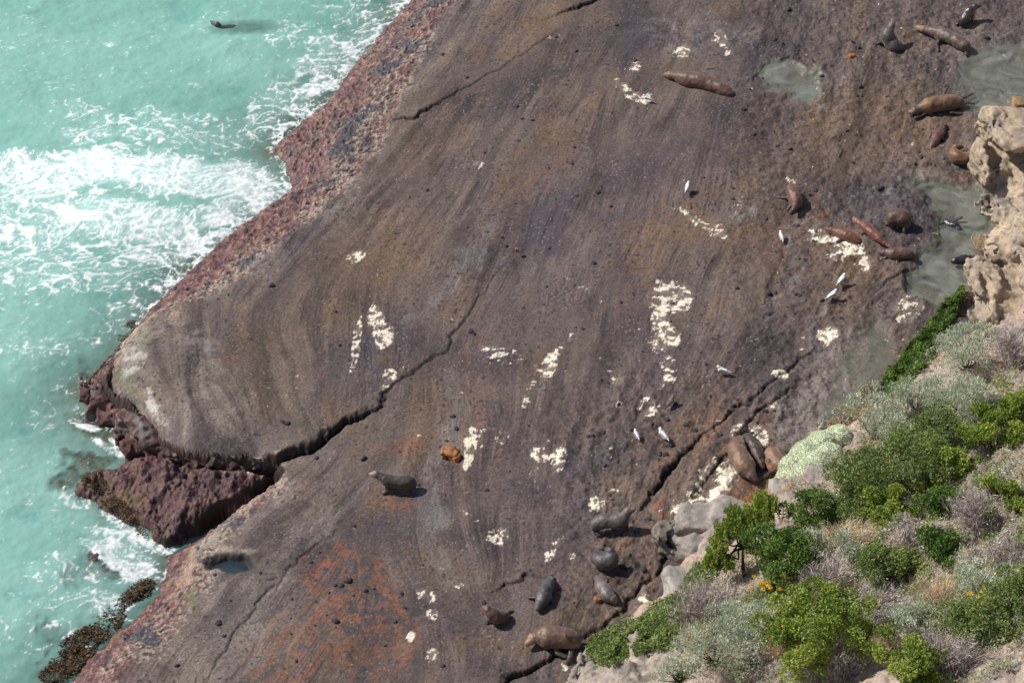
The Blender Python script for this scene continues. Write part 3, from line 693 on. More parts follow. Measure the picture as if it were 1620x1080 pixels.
w1 = np.clip(.03+.42*wd_+.10*nb, .01, 1); w2 = np.clip(.40*wd_-.02+.14*nb, .005, 1); w3 = np.clip(.55*wd_-.14+.16*nb, .004, 1)
l1 = sstep(w1, w1*.25, e1_)*sstep(-.35, .10, brk+1.1*fd-.45)*sstep(.26, .42, fd+.2*brk)
l2 = sstep(w2, w2*.25, e2_)*sstep(.36, .55, fd+.35*brk)
l3 = sstep(w3, w3*.3, e3_)*sstep(.50, .85, fd+.45*brk)*.8
foam = np.maximum(np.maximum(l1, l2*.95), l3)*(.80+.40*fineb)
lace = foam; fv = foam
haze_f = sstep(.30, 1.0, fd+.22*brk)*.42
solid = sstep(.98, 1.35, fd+.45*brk+.35*fineb)
foam = np.clip(np.maximum(foam, solid*.75*(.8+.4*brk)), 0, 1)*fine
streaks = (perlin(SX*3.0, SY*7.0, 331)+.6*perlin(SX*9, SY*16, 333) > .92)*sstep(.0, .4, q2+.2)*.55
foam = np.maximum(foam, streaks*fine*.8)
wc = np.zeros(SX.shape+(3,), dtype=np.float32)+np.array([.205, .405, .355], dtype=np.float32)
wc = mixc(wc, (.25, .455, .40), sstep(-.4, .4, q1+q2*.4)); wc = mixc(wc, (.135, .34, .305), sstep(.15, .6, -q2-.5*q1)*.6)
wc = mixc(wc, (.19, .40, .32), sstep(600, 0, SV)*.3)
wc = mixc(wc, (.50, .70, .67), haze_f*1.7); wc = mixc(wc, (.88, .90, .90), foam)
depth = np.clip(SZ-th_s, 0, 9)
sw = ell(SU, SV, 392, 46, 62, 13, -2); depth = np.where(sw > 0, np.minimum(depth, .30+.5*(1-np.clip(sw*1.6, 0, 1))), depth)
opac = np.clip(1-np.exp(-depth*1.9)*.95, .10, 1)
opac = np.maximum(opac, foam); opac = np.where(fine > 0, opac, 1)
SZ = SZ*np.clip(depth*1.5, .15, 1) + foam*.02*fine
keep = (th_s < .45)[:-1, :-1] | (th_s < .45)[1:, 1:] | (fine[:-1, :-1] < 1)
sf = grid_faces(len(sy), len(sx), keep)
used = np.unique(sf); remap = np.full(SX.size, -1, np.int32); remap[used] = np.arange(len(used))
me = mesh_from('sea', np.stack([SX, SY, SZ], -1).reshape(-1, 3)[used], remap[sf])
set_col(me, wc.reshape(-1, 3)[used]); set_f(me, foam.reshape(-1)[used], 'foam'); set_f(me, opac.reshape(-1)[used], 'opac')
tag(obj('sea', me, M['sea']), kind='structure')
#@@OBJECTS@@
# ------------------------------------------------------------------ implicit surfaces (surface nets)
def surf_nets(f, org, hs):
    s = f < 0
    nx_, ny_, nz_ = f.shape
    corner = [(i, j, k) for i in (0, 1) for j in (0, 1) for k in (0, 1)]
    def sub(a, c): return a[c[0]:nx_-1+c[0], c[1]:ny_-1+c[1], c[2]:nz_-1+c[2]]
    acc = np.zeros((nx_-1, ny_-1, nz_-1, 3)); cnt = np.zeros((nx_-1, ny_-1, nz_-1))
    for a in corner:
        for ax in range(3):
            if a[ax] == 1: continue
            b = list(a); b[ax] = 1
            fa, fb = sub(f, a), sub(f, b); m = (fa < 0) != (fb < 0)
            t = np.where(m, fa/np.where(m, fa-fb, 1), 0)
            for q in range(3):
                acc[..., q] += np.where(m, a[q] + (t if q == ax else 0), 0)
            cnt += m
    act = cnt > 0; idx = np.full(act.shape, -1, np.int64); idx[act] = np.arange(act.sum())
    ijk = np.argwhere(act)
    v = (ijk + acc[act]/cnt[act][:, None])*hs + np.array(org)
    faces = []
    for ax in range(3):
        o1, o2 = [q for q in range(3) if q != ax]
        sl_a = [slice(1, n-1) for n in f.shape]; sl_a[ax] = slice(0, f.shape[ax]-1)
        sl_b = list(sl_a); sl_b[ax] = slice(1, f.shape[ax])
        A_ = s[tuple(sl_a)]; B_ = s[tuple(sl_b)]
        e = np.argwhere(A_ != B_)
        if len(e) == 0: continue
        ins = A_[tuple(e.T)]
        c = e.copy(); c[:, o1] += 1; c[:, o2] += 1
        def cell(d1, d2):
            q = c.copy(); q[:, o1] -= d1; q[:, o2] -= d2
            return idx[q[:, 0], q[:, 1], q[:, 2]]
        quad = np.stack([cell(1, 1), cell(0, 1), cell(0, 0), cell(1, 0)], 1)
        flip = ins if ax != 1 else ~ins
        quad[~flip] = quad[~flip][:, ::-1]
        faces.append(quad)
    return v, np.concatenate(faces)
def smin(a, b, k):
    hh = np.clip(.5+.5*(b-a)/k, 0, 1)
    return b*(1-hh)+a*hh-k*hh*(1-hh)
def cone(p, a, b, ra, rb, flat=None):
    a = np.array(a, float); b = np.array(b, float); ba = b-a
    t = np.clip(((p-a)@ba)/(ba@ba+1e-12), 0, 1)
    d = p-a-t[..., None]*ba
    if flat is not None:                       # flatten along an axis
        fl, amt = flat; q = d@fl; d = d+(q*(amt-1))[..., None]*fl
    return np.sqrt((d*d).sum(-1))-(ra+(rb-ra)*t)
def grid_pts(lo, hi, hs):
    ax = [np.arange(lo[i], hi[i]+hs, hs) for i in range(3)]
    return np.stack(np.meshgrid(*ax, indexing='ij'), -1)

# ------------------------------------------------------------------ rocky outcrops with weathered hollows, where the hillside meets the shelf
def outcrop(name, label, blobs, holes, hs=.06, cat='rock outcrop', nz=.16, colr=(.40, .315, .225), group=None, dark=.75):
    """blobs: (px, py, z of centre above shelf, rx, ry, rz); holes the same, cut out"""
    Cb = [(at(b[0], b[1], ZP+b[2]), np.array(b[3:6])) for b in blobs]
    Ch = [(at(b[0], b[1], ZP+b[2]), np.array(b[3:6])) for b in holes]
    lo = np.min([c-r*1.25-.2 for c, r in Cb], 0); hi = np.max([c+r*1.25+.2 for c, r in Cb], 0)
    org = (lo+hi)/2; org[2] = lo[2]
    p = grid_pts(lo, hi, hs); f = None
    for c, r in Cb:
        rot = (c[0]*3.1) % 1.2-.6; pr = p-c; pr = np.stack([pr[..., 0]*math.cos(rot)+pr[..., 1]*math.sin(rot), -pr[..., 0]*math.sin(rot)+pr[..., 1]*math.cos(rot), pr[..., 2]+pr[..., 0]*.25], -1)
        q = np.abs(pr/r); d = ((q**5).sum(-1)**(1/5)-1)*r.min()
        f = d if f is None else smin(f, d, .12)
    n1 = fbm3(p, .55, 3, 5); n2 = fbm3(p, 2.2, 3, 9)
    bed = np.abs(perlin3(p[..., 0]*.35+n1, p[..., 1]*.35+n1, p[..., 2]*2.6+n1*1.5, 4))
    f = f + n1*nz*1.9 + n2*nz*.5 + np.exp(-(bed/.06)**2)*nz*.35
    f = f + np.abs(fbm3(p, 1.3, 3, 13))*nz*1.3 - .06*nz
    for hb, (c, r) in zip(holes, Ch):
        dr = ray(hb[0], hb[1]); dr = dr/np.linalg.norm(dr); t0 = (hi[2]-CAM[2])/dr[2]; c = None
        for st in np.arange(t0-1, t0+9, hs*.7):
            w3 = ((CAM+dr*st-lo)/hs).round().astype(int)
            if (w3 >= 0).all() and (w3 < f.shape).all() and f[tuple(w3)] < 0: c = CAM+dr*st+np.array([-.05, .42, -.15])*r[1]; r = r*np.array([1.45, 1.5, 1.5]); break
        if c is None: continue
        q = (p-c)/r; d = (np.sqrt((q*q).sum(-1))-1)*r.min()+n2*.16+n1*.2
        f = -smin(-f, d, .08)
    pit = perlin3(p[..., 0]*1.5, p[..., 1]*1.5, p[..., 2]*1.8, 17)
    f = f + sstep(.45, .8, pit)*nz*.6 + fbm3(p, 5, 3, 19)*min(nz, .12)*.7
    v, fc = surf_nets(f, lo, hs)
    me = mesh_from(name, v-org, fc)
    a = fbm3(v, 1.1, 4, 21); b = fbm3(v, 5, 3, 25)
    cc = np.zeros((len(v), 3), dtype=np.float32)+np.array(colr, dtype=np.float32)
    cc = mixc(cc, tuple(x*1.25 for x in colr), sstep(-.1, .4, a)); cc = mixc(cc, (.20, .18, .165), sstep(0, .4, -a+b*.4)*dark)
    cc = mixc(cc, (.40, .25, .14), sstep(.22, .5, b)*.35); cc = mixc(cc, (.10, .09, .08), sstep(.25, .5, -b)*.6)
    set_col(me, cc)
    return tag(obj(name, me, M['outcrop'], loc=org.tolist()), label, cat, group)
outcrop('rock_outcrop', 'big pale flat-topped limestone block at the right edge with a dark hollow in its face',
    [(1622,232,.9,1.5,1.5,1.1),(1580,268,.8,.85,1.0,.8),(1600,300,.6,1.0,.8,.7),(1572,318,.3,.55,.5,.4)],
    [(1586,258,0,.40,.75,.26),(1612,256,0,.40,.75,.30),(1590,305,0,.42,.8,.34),(1570,325,0,.35,.6,.26),(1606,296,0,.3,.6,.26)])
outcrop('rock_outcrop', 'low tan ridge of rock beside the long green pool, below the flat-topped block',
    [(1612,348,.9,.85,.8,.6),(1636,385,1.2,.9,1.0,.8),(1592,395,.7,.75,.7,.55),(1560,440,.5,.6,.7,.55),(1630,400,.4,1.1,1.2,.8)],
    [(1600,350,.75,.26,.5,.16),(1570,395,0,.18,.4,.14)], colr=(.38, .30, .22))
outcrop('rock_outcrop', 'hollowed grey outcrop with several dark caves above the strip of green succulents',
    [(1605,440,1.2,.9,.9,.8),(1560,462,.7,.62,.75,.6),(1545,495,.5,.45,.42,.4),(1600,490,1.2,.8,.6,.6),(1640,455,1.4,.8,.9,.9),(1630,480,.5,1.2,1.1,.8),(1590,500,.3,.8,.7,.6)],
    [(1590,420,0,.56,.85,.34),(1606,436,0,.34,.8,.26),(1548,492,0,.32,.6,.26),(1590,482,0,.55,.9,.38),(1612,498,0,.45,.8,.34),(1541,470,0,.2,.5,.18),(1562,452,0,.18,.4,.14)], colr=(.37, .295, .215))
outcrop('boulder', 'dark knobbly grey boulder on the shelf just left of the hillside trees',
    [(1056,850,.35,.40,.34,.36),(1072,862,.22,.34,.36,.34),(1080,878,.12,.24,.24,.22)], [(1070,858,0,.16,.3,.14),(1058,846,0,.10,.2,.08)], hs=.035, cat='boulder', nz=.15, colr=(.17, .145, .12), dark=.95)
outcrop('rock_slab', 'smooth grey rock slab behind the dark boulder at the foot of the hillside',
    [(1130,842,.25,1.05,1.1,.45),(1098,862,.15,.6,.7,.4),(1160,822,.3,.7,.7,.5)], [(1112,838,.65,.5,.05,.10)], cat='rock', nz=.07, colr=(.30, .265, .235), dark=.5)
outcrop('rock_slab', 'small smooth grey slab below the dark boulder, against the green mat',
    [(1078,930,.2,.55,.75,.4),(1065,955,.1,.4,.5,.3)], [], cat='rock', nz=.06, colr=(.31, .28, .25), dark=.5)
outcrop('rock_outcrop', 'pale broken rock with a shaded hollow at the bottom edge under the green mat',
    [(985,1068,.5,1.2,.8,.65),(1040,1060,.9,1.0,.8,.7),(935,1075,.3,.7,.7,.5)], [(965,1054,0,.60,.8,.34),(990,1066,0,.5,.8,.36),(925,1072,0,.2,.4,.2)], colr=(.33, .28, .235))
outcrop('rock_slab', 'grey sloping slab below the pale cushion plant',
    [(1262,800,.9,.95,.9,.55),(1310,775,1.2,.9,.8,.6),(1225,820,.6,.6,.6,.5)], [], cat='rock', nz=.07, colr=(.31, .27, .235), dark=.5)
outcrop('rock_outcrop', 'pinkish weathered rock above the silver bushes at the right edge',
    [(1600,590,2.2,.8,.8,.5),(1480,640,1.2,.75,.7,.5)], [], nz=.12, colr=(.40, .30, .24))
outcrop('stone', 'porous orange-brown rock lying alone in the middle of the shelf',
    [(710,716,.12,.33,.27,.22),(718,722,.1,.24,.22,.2)], [(704,712,.3,.1,.1,.08),(716,714,.34,.09,.09,.08),(708,724,.24,.08,.08,.08)], hs=.025, cat='rock', nz=.06, colr=(.34, .135, .045), dark=.3)
outcrop('stone', 'small rusty orange rock up the shelf between the small pool and the seals',
    [(1347,89,.06,.14,.11,.10)], [], hs=.02, cat='rock', nz=.03, colr=(.42, .13, .04), dark=.2)
outcrop('stone', 'little orange-brown stone under the mottled seal near the boulder',
    [(945,948,.08,.13,.12,.10)], [], hs=.02, cat='rock', nz=.03, colr=(.33, .14, .07), dark=.2)
outcrop('stone', 'tan rock lump at the right edge beyond the flat-topped block',
    [(1612,166,.15,.3,.3,.25)], [], hs=.035, cat='rock', nz=.06, colr=(.30, .19, .10), dark=.4)
outcrop('stone', 'reddish rounded stone at the tip of the long crack across the shelf',
    [(818,395,.05,.09,.09,.08)], [], hs=.015, cat='rock', nz=.02, colr=(.25, .11, .05), dark=.3)

outcrop('rock_ledge', 'weed-covered maroon ledge under the tip of the rounded point, washed by the sea',
    [(152,622,-1.0,.35,.3,.45),(172,642,-.95,.42,.35,.5),(192,658,-.9,.45,.35,.55),(212,674,-.82,.48,.38,.55),(232,692,-.75,.5,.4,.55),(252,708,-.80,.5,.4,.45),(205,690,-1.1,.5,.35,.3),(165,655,-1.15,.4,.35,.3),(225,712,-1.05,.5,.35,.35)], [], hs=.05, nz=.27, colr=(.105, .055, .05), dark=.8)
outcrop('rock_ledge', 'weedy ledge painted near-black as shade in the gap between rounded point and low maroon rock',
    [(272,722,-.80,.5,.30,.40),(300,728,-.82,.5,.30,.40),(328,734,-.80,.5,.30,.40),(356,737,-.80,.5,.28,.40),(386,740,-.78,.5,.28,.40),(414,741,-.74,.45,.28,.38)], [], hs=.05, nz=.24, colr=(.05, .03, .027), dark=.8)  # colour kept near-black to paint in the shade of the gap
# loose dark stones
def stone_mesh(seed):
    r = np.random.RandomState(seed); p = grid_pts((-.16,)*3, (.16,)*3, .022)
    rad = np.array([.10, .085, .065])*(.85+.3*r.rand(3))
    f = (np.sqrt(((p/rad)**2).sum(-1))-1)*rad.min()+fbm3(p+seed, 9, 3, seed)*.055
    v, fc = surf_nets(f, (-.16,)*3, .022); me = mesh_from('dark_stone', v, fc)
    set_col(me, np.zeros((len(v), 3))+np.array([.045, .042, .048])*(.7+.6*r.rand())); me.materials.append(M['stone']); return me
SM = [stone_mesh(k) for k in range(5)]
STN = [(1247,10,1.3),(1176,176,1.1),(1300,119,1.0),(550,918,1.4),(530,986,1.3),(578,935,.9),(345,982,1.1),(430,452,1.1),(354,1003,.7),(1215,462,1.3),(1228,462,.9),(1215,498,1.2),(1182,640,1.2),(1055,660,1.0),(1058,706,1.2),(1043,722,1.1),(1052,724,1.1),
       (1100,683,1.2),(1390,300,1.2),(1395,298,.9),(1290,302,1.0),(1212,345,.8),(1262,355,.8),(880,60,.7),(912,80,.8),(975,38,.9),(700,85,.8),(766,242,.7),(530,495,.7),(537,545,.6),(675,298,.8),(945,305,1.0),(905,256,.8),(908,232,.7),(800,383,.7),(865,452,.7),(745,520,1.0),(750,524,.8),
       (650,600,.5),(575,726,1.1),(716,660,1.0),(722,680,.9),(707,700,.6),(455,675,1.0),(447,672,.9),(500,720,.9),(340,908,.6),(412,908,.6),(365,950,.5),(280,1052,.8),(930,690,.7),(1005,902,1.3),(985,893,1.1),(1018,905,1.1),(640,962,.6),(625,985,.7),(700,1052,.8),(662,765,.7),(560,828,.6),(505,870,.6),
       (1160,300,.7),(1193,210,.7),(1250,235,.9),(1230,226,.8),(1225,62,.9),(1238,70,.8),(1262,80,.7),(1348,70,.8),(1358,75,.9),(1560,60,1.3),(1500,98,.9),(1355,150,.8),(1360,135,1.1),(1340,205,.8),(1348,258,.8),(1460,200,.7),(1545,215,.7),(1590,60,.7),(1450,470,.7),(1300,480,.9),(1330,505,.8),(1265,470,.7),(1140,690,.8),(1160,640,.8)]
rs = np.random.RandomState(5)
for k in range(150):
    cxy = [(1150,420,160,160),(1000,620,140,120),(900,800,120,160),(1250,240,120,160),(850,260,160,160),(1420,260,80,120),(560,950,110,80),(1150,600,120,100)][k % 8]
    STN.append((cxy[0]+rs.randn()*cxy[2]*.6, cxy[1]+rs.randn()*cxy[3]*.6, .35+.55*rs.rand()**2))
for k, (a, b, sc_) in enumerate(STN):
    q = at(a, b)
    if a > 1560 or b > 1075 or b < 4: continue
    z = float(bil(TH, q[0], q[1]))
    if abs(z-ZP) > .9 or pl_dist(np.array([q[0]]), np.array([q[1]]), HILL_F, True)[1][0] < 0: continue
    o = obj('dark_stone', SM[k % 5], loc=(q[0], q[1], z+.02*sc_)); o.rotation_euler = (0, 0, rs.rand()*6); o.scale = (sc_*.95,)*3
    if k < 4:
        tag(o, ['black rounded stone at the top edge above the small pool', 'dark stone on the shelf just below the sleek seal near the small pool', 'dark stone at the right end of the small grey-green pool', 'largest dark stone on the rusty orange patch of rock'][k], 'stone', 'dark stones scattered on the shelf')
    else: tag(o, 'small dark stone lying loose on the brown rock shelf', 'stone', 'dark stones scattered on the shelf')

# ------------------------------------------------------------------ fur seals
def fur_mat(name, c, rough=.5, spec=.5, sheen=.25):
    m, t, b = mat(name); L = t.links.new
    a = N(t, 'ShaderNodeAttribute'); a.attribute_name = 'col'
    tc = N(t, 'ShaderNodeTexCoord'); n = N(t, 'ShaderNodeTexNoise'); n.inputs['Scale'].default_value = 26; n.inputs['Detail'].default_value = 5
    L(tc.outputs['Object'], n.inputs['Vector'])
    mr = N(t, 'ShaderNodeMapRange'); mr.inputs['To Min'].default_value = .75; mr.inputs['To Max'].default_value = 1.25
    L(n.outputs['Fac'], mr.inputs['Value'])
    mx = N(t, 'ShaderNodeVectorMath'); mx.operation = 'SCALE'; L(a.outputs['Color'], mx.inputs[0]); L(mr.outputs[0], mx.inputs['Scale'])
    L(mx.outputs[0], b.inputs['Base Color']); b.inputs['Roughness'].default_value = rough; b.inputs['Specular IOR Level'].default_value = spec
    b.inputs['Sheen Weight'].default_value = sheen; b.inputs['Sheen Roughness'].default_value = .4
    bp = N(t, 'ShaderNodeBump'); bp.inputs['Distance'].default_value = .012; L(n.outputs['Fac'], bp.inputs['Height']); L(bp.outputs[0], b.inputs['Normal'])
    return m
M['fur'] = fur_mat('fur', None, .48, .5); M['wet_fur'] = fur_mat('wet_fur', None, .26, .7, .1)
def seal(label, spine, flips=(), col=(.11, .07, .05), belly=None, head=None, hs=.024, wetf=False, mott=.25, group='fur seals resting on the rock shelf', base=None, fat=1.2):
    """spine: tail..nose as (px, py, height of centre above ground, radius); flips: chains of the same"""
    g0 = float(ground(*[[c] for c in at(spine[0][0], spine[0][1])[:2]])[0]) if base is None else base
    mid = spine[len(spine)//2]; q = at(mid[0], mid[1], ZP+mid[2])
    g = float(ground([q[0]], [q[1]])[0]) if base is None else base
    nsp = len(spine); spine = [(a, b, z*(1+(fat-1)*.5), r*(fat if i < nsp-3 else 1+(fat-1)*.6)) for i, (a, b, z, r) in enumerate(spine)]
    W = lambda c: np.append(at(c[0], c[1], g+c[2]), c[3])
    S = np.array([W(c) for c in spine]); FL = [np.array([W(c) for c in f]) for f in flips]
    # smooth the spine (Catmull-Rom) so the body curves
    out = []
    for i in range(len(S)-1):
        p0, p1, p2, p3 = S[max(i-1, 0)], S[i], S[i+1], S[min(i+2, len(S)-1)]
        for t in np.linspace(0, 1, 4, endpoint=False):
            out.append(.5*((2*p1)+(-p0+p2)*t+(2*p0-5*p1+4*p2-p3)*t*t+(-p0+3*p1-3*p2+p3)*t**3))
    out.append(S[-1]); SS = np.array(out); tq = np.linspace(0, 1, len(SS))
    SS[:, 3] *= 1-.17*np.exp(-((tq-.74)/.06)**2)+.07*np.exp(-((tq-.58)/.08)**2)-.08*np.exp(-((tq-.36)/.1)**2)
    allp = np.concatenate([SS]+FL); rr = allp[:, 3].max()
    lo = allp[:, :3].min(0)-rr-.06; hi = allp[:, :3].max(0)+rr+.06
    org = np.array([S[len(S)//2][0], S[len(S)//2][1], g])
    p = grid_pts(lo, hi, hs); f = None
    for i in range(len(SS)-1):
        d = cone(p, SS[i, :3], SS[i+1, :3], SS[i, 3], SS[i+1, 3]); f = d if f is None else smin(f, d, .035)
    # shoulder and haunch bulges, brow
    nose = SS[-1]; hd = S[-2]
    up = np.array([0, 0, 1.0]); fwd = nose[:3]-hd[:3]; fwd /= np.linalg.norm(fwd)+1e-9
    f = smin(f, np.sqrt(((p-(hd[:3]+up*hd[3]*.25))**2).sum(-1))-hd[3]*.98, .03)
    for F_ in FL:
        F_[:, 3] *= 1.3; ff = None
        sdv = np.cross(F_[-1, :3]-F_[0, :3], up); sdv /= np.linalg.norm(sdv)+1e-9
        axis = np.cross(sdv, F_[-1, :3]-F_[0, :3]); axis /= np.linalg.norm(axis)+1e-9
        for i in range(len(F_)-1):
            d = cone(p, F_[i, :3], F_[i+1, :3], F_[i, 3], F_[i+1, 3], (axis, 1.9)); ff = d if ff is None else smin(ff, d, .02)
        f = smin(f, ff, .035)
    sh = SS[int(len(SS)*.52)]; f = smin(f, np.sqrt(((p-sh[:3]+np.array([0, 0, sh[3]*.15]))**2).sum(-1))-sh[3]*1.05, .06)
    f = f + fbm3(p, 4, 3, 3)*.045
    v, fc = surf_nets(f, lo, hs)
    # colour: nearest spine parameter
    best = np.full(len(v), 9.); tt = np.zeros(len(v)); cz = np.zeros(len(v))
    for i in range(len(SS)-1):
        d = np.linalg.norm(v-(SS[i, :3]+SS[i+1, :3])/2, axis=1)-(SS[i, 3]); m = d < best
        best = np.where(m, d, best); tt = np.where(m, (i+.5)/len(SS), tt); cz = np.where(m, (SS[i, 2]), cz)
    a = fbm3(v-org, 3.2, 3, 31); b2 = fbm3(v-org, 12, 2, 33)
    col = tuple(x*.74 for x in col); cc = np.zeros((len(v), 3), dtype=np.float32)+np.array(col, dtype=np.float32)
    cc = mixc(cc, tuple(x*1.7 for x in col), sstep(0, .5, a+.3*b2)*min(1, mott*2)); cc = mixc(cc, tuple(x*.5 for x in col), sstep(.0, .5, -a+.3*b2)*.6)
    if head is not None: cc = mixc(cc, head, sstep(.62, .85, tt)*.8)
    if belly is not None: cc = mixc(cc, belly, sstep(.0, .12, (cz-v[:, 2]))*.7)
    cc = mixc(cc, (.02, .018, .018), (best > .035).astype(float)*.75)                 # bare dark flippers
    me = mesh_from('fur_seal', v-org, fc); set_col(me, cc)
    root = empty('fur_seal', org); tag(root, label, 'seal', group)
    obj('body', me, M['wet_fur'] if wetf else M['fur'], root)
    # eyes, ears, nose
    sd = np.cross(fwd, up); sd /= np.linalg.norm(sd)+1e-9; r = hd[3]
    def ball(nm, c, rad, sc_=(1, 1, 1)):
        u = np.linspace(0, np.pi, 6); w_ = np.linspace(0, 2*np.pi, 9)[:-1]
        vv = [(rad*sc_[0]*math.sin(x)*math.cos(y), rad*sc_[1]*math.sin(x)*math.sin(y), rad*sc_[2]*math.cos(x)) for x in u for y in w_]
        ff = [(i*8+j, (i+1)*8+j, (i+1)*8+(j+1) % 8, i*8+(j+1) % 8) for i in range(5) for j in range(8)]
        return obj(nm, mesh_from(nm, vv, ff), M['eye'], root, (c-org).tolist())
    for sg in (-1, 1):
        ball('eye', hd[:3]+fwd*r*.75+sd*sg*r*.68+up*r*.42, .020)
        ea = ball('ear', hd[:3]-fwd*r*.25+sd*sg*r*1.0+up*r*.3, .022, (.45, .45, 1.3)); ea.data.materials.clear(); ea.data.materials.append(M['bark'])
    ball('nose', nose[:3]+fwd*nose[3]*.8+up*nose[3]*.3, .028, (1, 1, .7))
    return root
BR = (.115, .062, .042); DK = (.060, .045, .042); GR = (.095, .080, .080); TAN = (.26, .165, .105)
seal('long sleek brown seal lying flat above the middle of the shelf, nose to the left',
     [(1156,150,.10,.09),(1148,144,.17,.17),(1130,135,.21,.22),(1106,128,.22,.235),(1084,124,.19,.19),(1069,121,.16,.13),(1060,119,.14,.11),(1051,118,.11,.055)],
     [[(1132,132,.25,.05),(1140,129,.12,.05),(1150,132,.04,.05)],[(1152,148,.07,.05),(1160,152,.03,.05)]], (.155, .085, .055), head=(.22, .13, .085), mott=.3, fat=1.3)
seal('dark seal sitting upright with raised nose, left of the silvery mottled seal',
     [(1424,76,.08,.07),(1416,74,.18,.17),(1409,66,.26,.23),(1405,57,.45,.20),(1406,48,.62,.145),(1411,40,.74,.11),(1413,33,.84,.05)],
     [[(1398,64,.3,.08),(1390,68,.12,.05),(1378,70,.03,.045)],[(1416,64,.3,.08),(1424,72,.05,.05)],[(1424,78,.06,.06),(1434,80,.03,.05)]], GR, head=(.16, .12, .10), fat=1.25)
seal('silvery mottled brown seal lying stretched out at the top right, front flipper hanging',
     [(1532,78,.08,.08),(1526,72,.18,.18),(1512,64,.22,.215),(1494,56,.22,.20),(1476,50,.20,.165),(1462,47,.18,.12),(1450,43,.14,.06)],
     [[(1488,60,.14,.07),(1482,70,.06,.05),(1484,80,.03,.05)],[(1530,78,.08,.06),(1528,86,.03,.05)]], (.15, .095, .075), head=(.25, .16, .12), mott=.6)
seal('dark seal sitting up at the top right corner, facing right',
     [(1520,36,.08,.07),(1524,32,.18,.16),(1530,24,.30,.18),(1535,17,.45,.14),(1542,11,.55,.10),(1550,10,.58,.045)],
     [[(1536,24,.28,.07),(1540,34,.04,.05)],[(1520,34,.08,.06),(1514,38,.03,.05)]], DK, wetf=True)
seal('fat brown seal on its side with a flipper in the air, beside upper green pool',
     [(1524,168,.12,.08),(1516,162,.20,.17),(1498,162,.26,.26),(1474,166,.25,.24),(1458,171,.21,.17),(1448,175,.18,.12),(1438,178,.13,.055)],
     [[(1488,158,.42,.07),(1494,148,.55,.05),(1500,136,.62,.035)],[(1515,156,.25,.07),(1528,154,.20,.05),(1538,148,.18,.04)],[(1518,168,.15,.06),(1532,162,.06,.05),(1540,164,.04,.045)],[(1462,180,.1,.06),(1448,186,.03,.05)],[(1505,178,.1,.06),(1522,180,.03,.05)]],
     (.20, .115, .065), belly=(.12, .08, .06), mott=.5)
seal('small pinkish brown seal lying end-on, between the fat seal and the curled orange one',
     [(1471,238,.06,.05),(1475,230,.12,.11),(1481,218,.16,.17),(1488,208,.15,.14),(1492,201,.13,.10),(1494,196,.10,.05)],
     [[(1488,218,.12,.06),(1496,222,.03,.04)],[(1473,212,.1,.05),(1470,218,.03,.04)]], (.15, .07, .058))
seal('orange-brown seal curled in a ball against the big pale outcrop',
     [(1538,236,.10,.07),(1536,246,.14,.13),(1526,251,.18,.18),(1514,248,.2,.18),(1508,240,.22,.13),(1512,234,.26,.10),(1522,233,.24,.05)],
     [[(1518,240,.3,.06),(1526,238,.34,.04)],[(1532,240,.15,.05),(1528,234,.12,.04)]], (.20, .10, .055), mott=.4, fat=1.3)
seal('brown seal with spread flippers and head down, leftmost beside the white stained rock',
     [(1251,293,.34,.09),(1252,300,.34,.16),(1256,310,.30,.20),(1260,320,.24,.17),(1258,328,.2,.10),(1254,334,.14,.05)],
     [[(1250,312,.22,.07),(1238,312,.08,.05),(1228,312,.03,.045)],[(1264,316,.2,.07),(1268,328,.05,.05)],[(1252,322,.2,.06),(1246,332,.04,.05)]], (.17, .08, .055), head=(.03, .028, .03))
seal('reddish mottled seal lying along the white stain, head to the left',
     [(1360,384,.08,.07),(1352,378,.14,.14),(1340,372,.17,.185),(1326,367,.15,.14),(1316,364,.13,.10),(1306,362,.10,.05)],
     [[(1354,382,.08,.05),(1362,386,.03,.05)],[(1330,378,.08,.05),(1324,382,.03,.04)]], (.17, .065, .04), mott=.6)
seal('thin rust-red seal stretched diagonally with its pale head at the upper left',
     [(1410,392,.05,.045),(1396,382,.10,.07),(1386,374,.14,.12),(1374,363,.16,.14),(1364,356,.16,.10),(1356,350,.16,.085),(1350,345,.14,.045)],
     [[(1368,364,.12,.05),(1362,370,.04,.04)],[(1402,386,.07,.04),(1414,393,.02,.045)]], (.19, .06, .035), head=(.26, .14, .08), fat=1.25)
seal('bulky dark brown seal hunched with its head down, left of the long green pool',
     [(1408,352,.14,.09),(1411,346,.26,.20),(1420,342,.30,.27),(1430,346,.28,.22),(1434,352,.2,.14),(1435,358,.12,.07)],
     [[(1420,352,.2,.06),(1420,362,.03,.04)],[(1431,354,.2,.06),(1430,366,.03,.045)],[(1408,352,.12,.06),(1398,350,.03,.05)]], (.115, .065, .05), mott=.4)
seal('brown seal lying on its belly at the left rim of the long green pool',
     [(1442,404,.10,.08),(1436,402,.17,.16),(1422,401,.19,.19),(1408,401,.17,.15),(1399,400,.15,.10),(1391,400,.12,.05)],
     [[(1420,410,.1,.05),(1420,418,.03,.04)],[(1438,408,.1,.06),(1444,406,.03,.05)],[(1400,408,.08,.05),(1392,408,.03,.04)]], (.14, .075, .058))
seal('dark seal wallowing in the long green pool, tail flippers out of the water',
     [(1496,352,-.08,.12),(1504,356,-.04,.13),(1512,358,-.02,.12),(1518,364,-.04,.08)],
     [[(1508,352,.04,.06),(1514,347,.12,.045),(1521,344,.18,.04)],[(1496,352,.0,.05),(1478,358,.0,.04)]], (.035, .035, .045), wetf=True, base=ZP-.11)
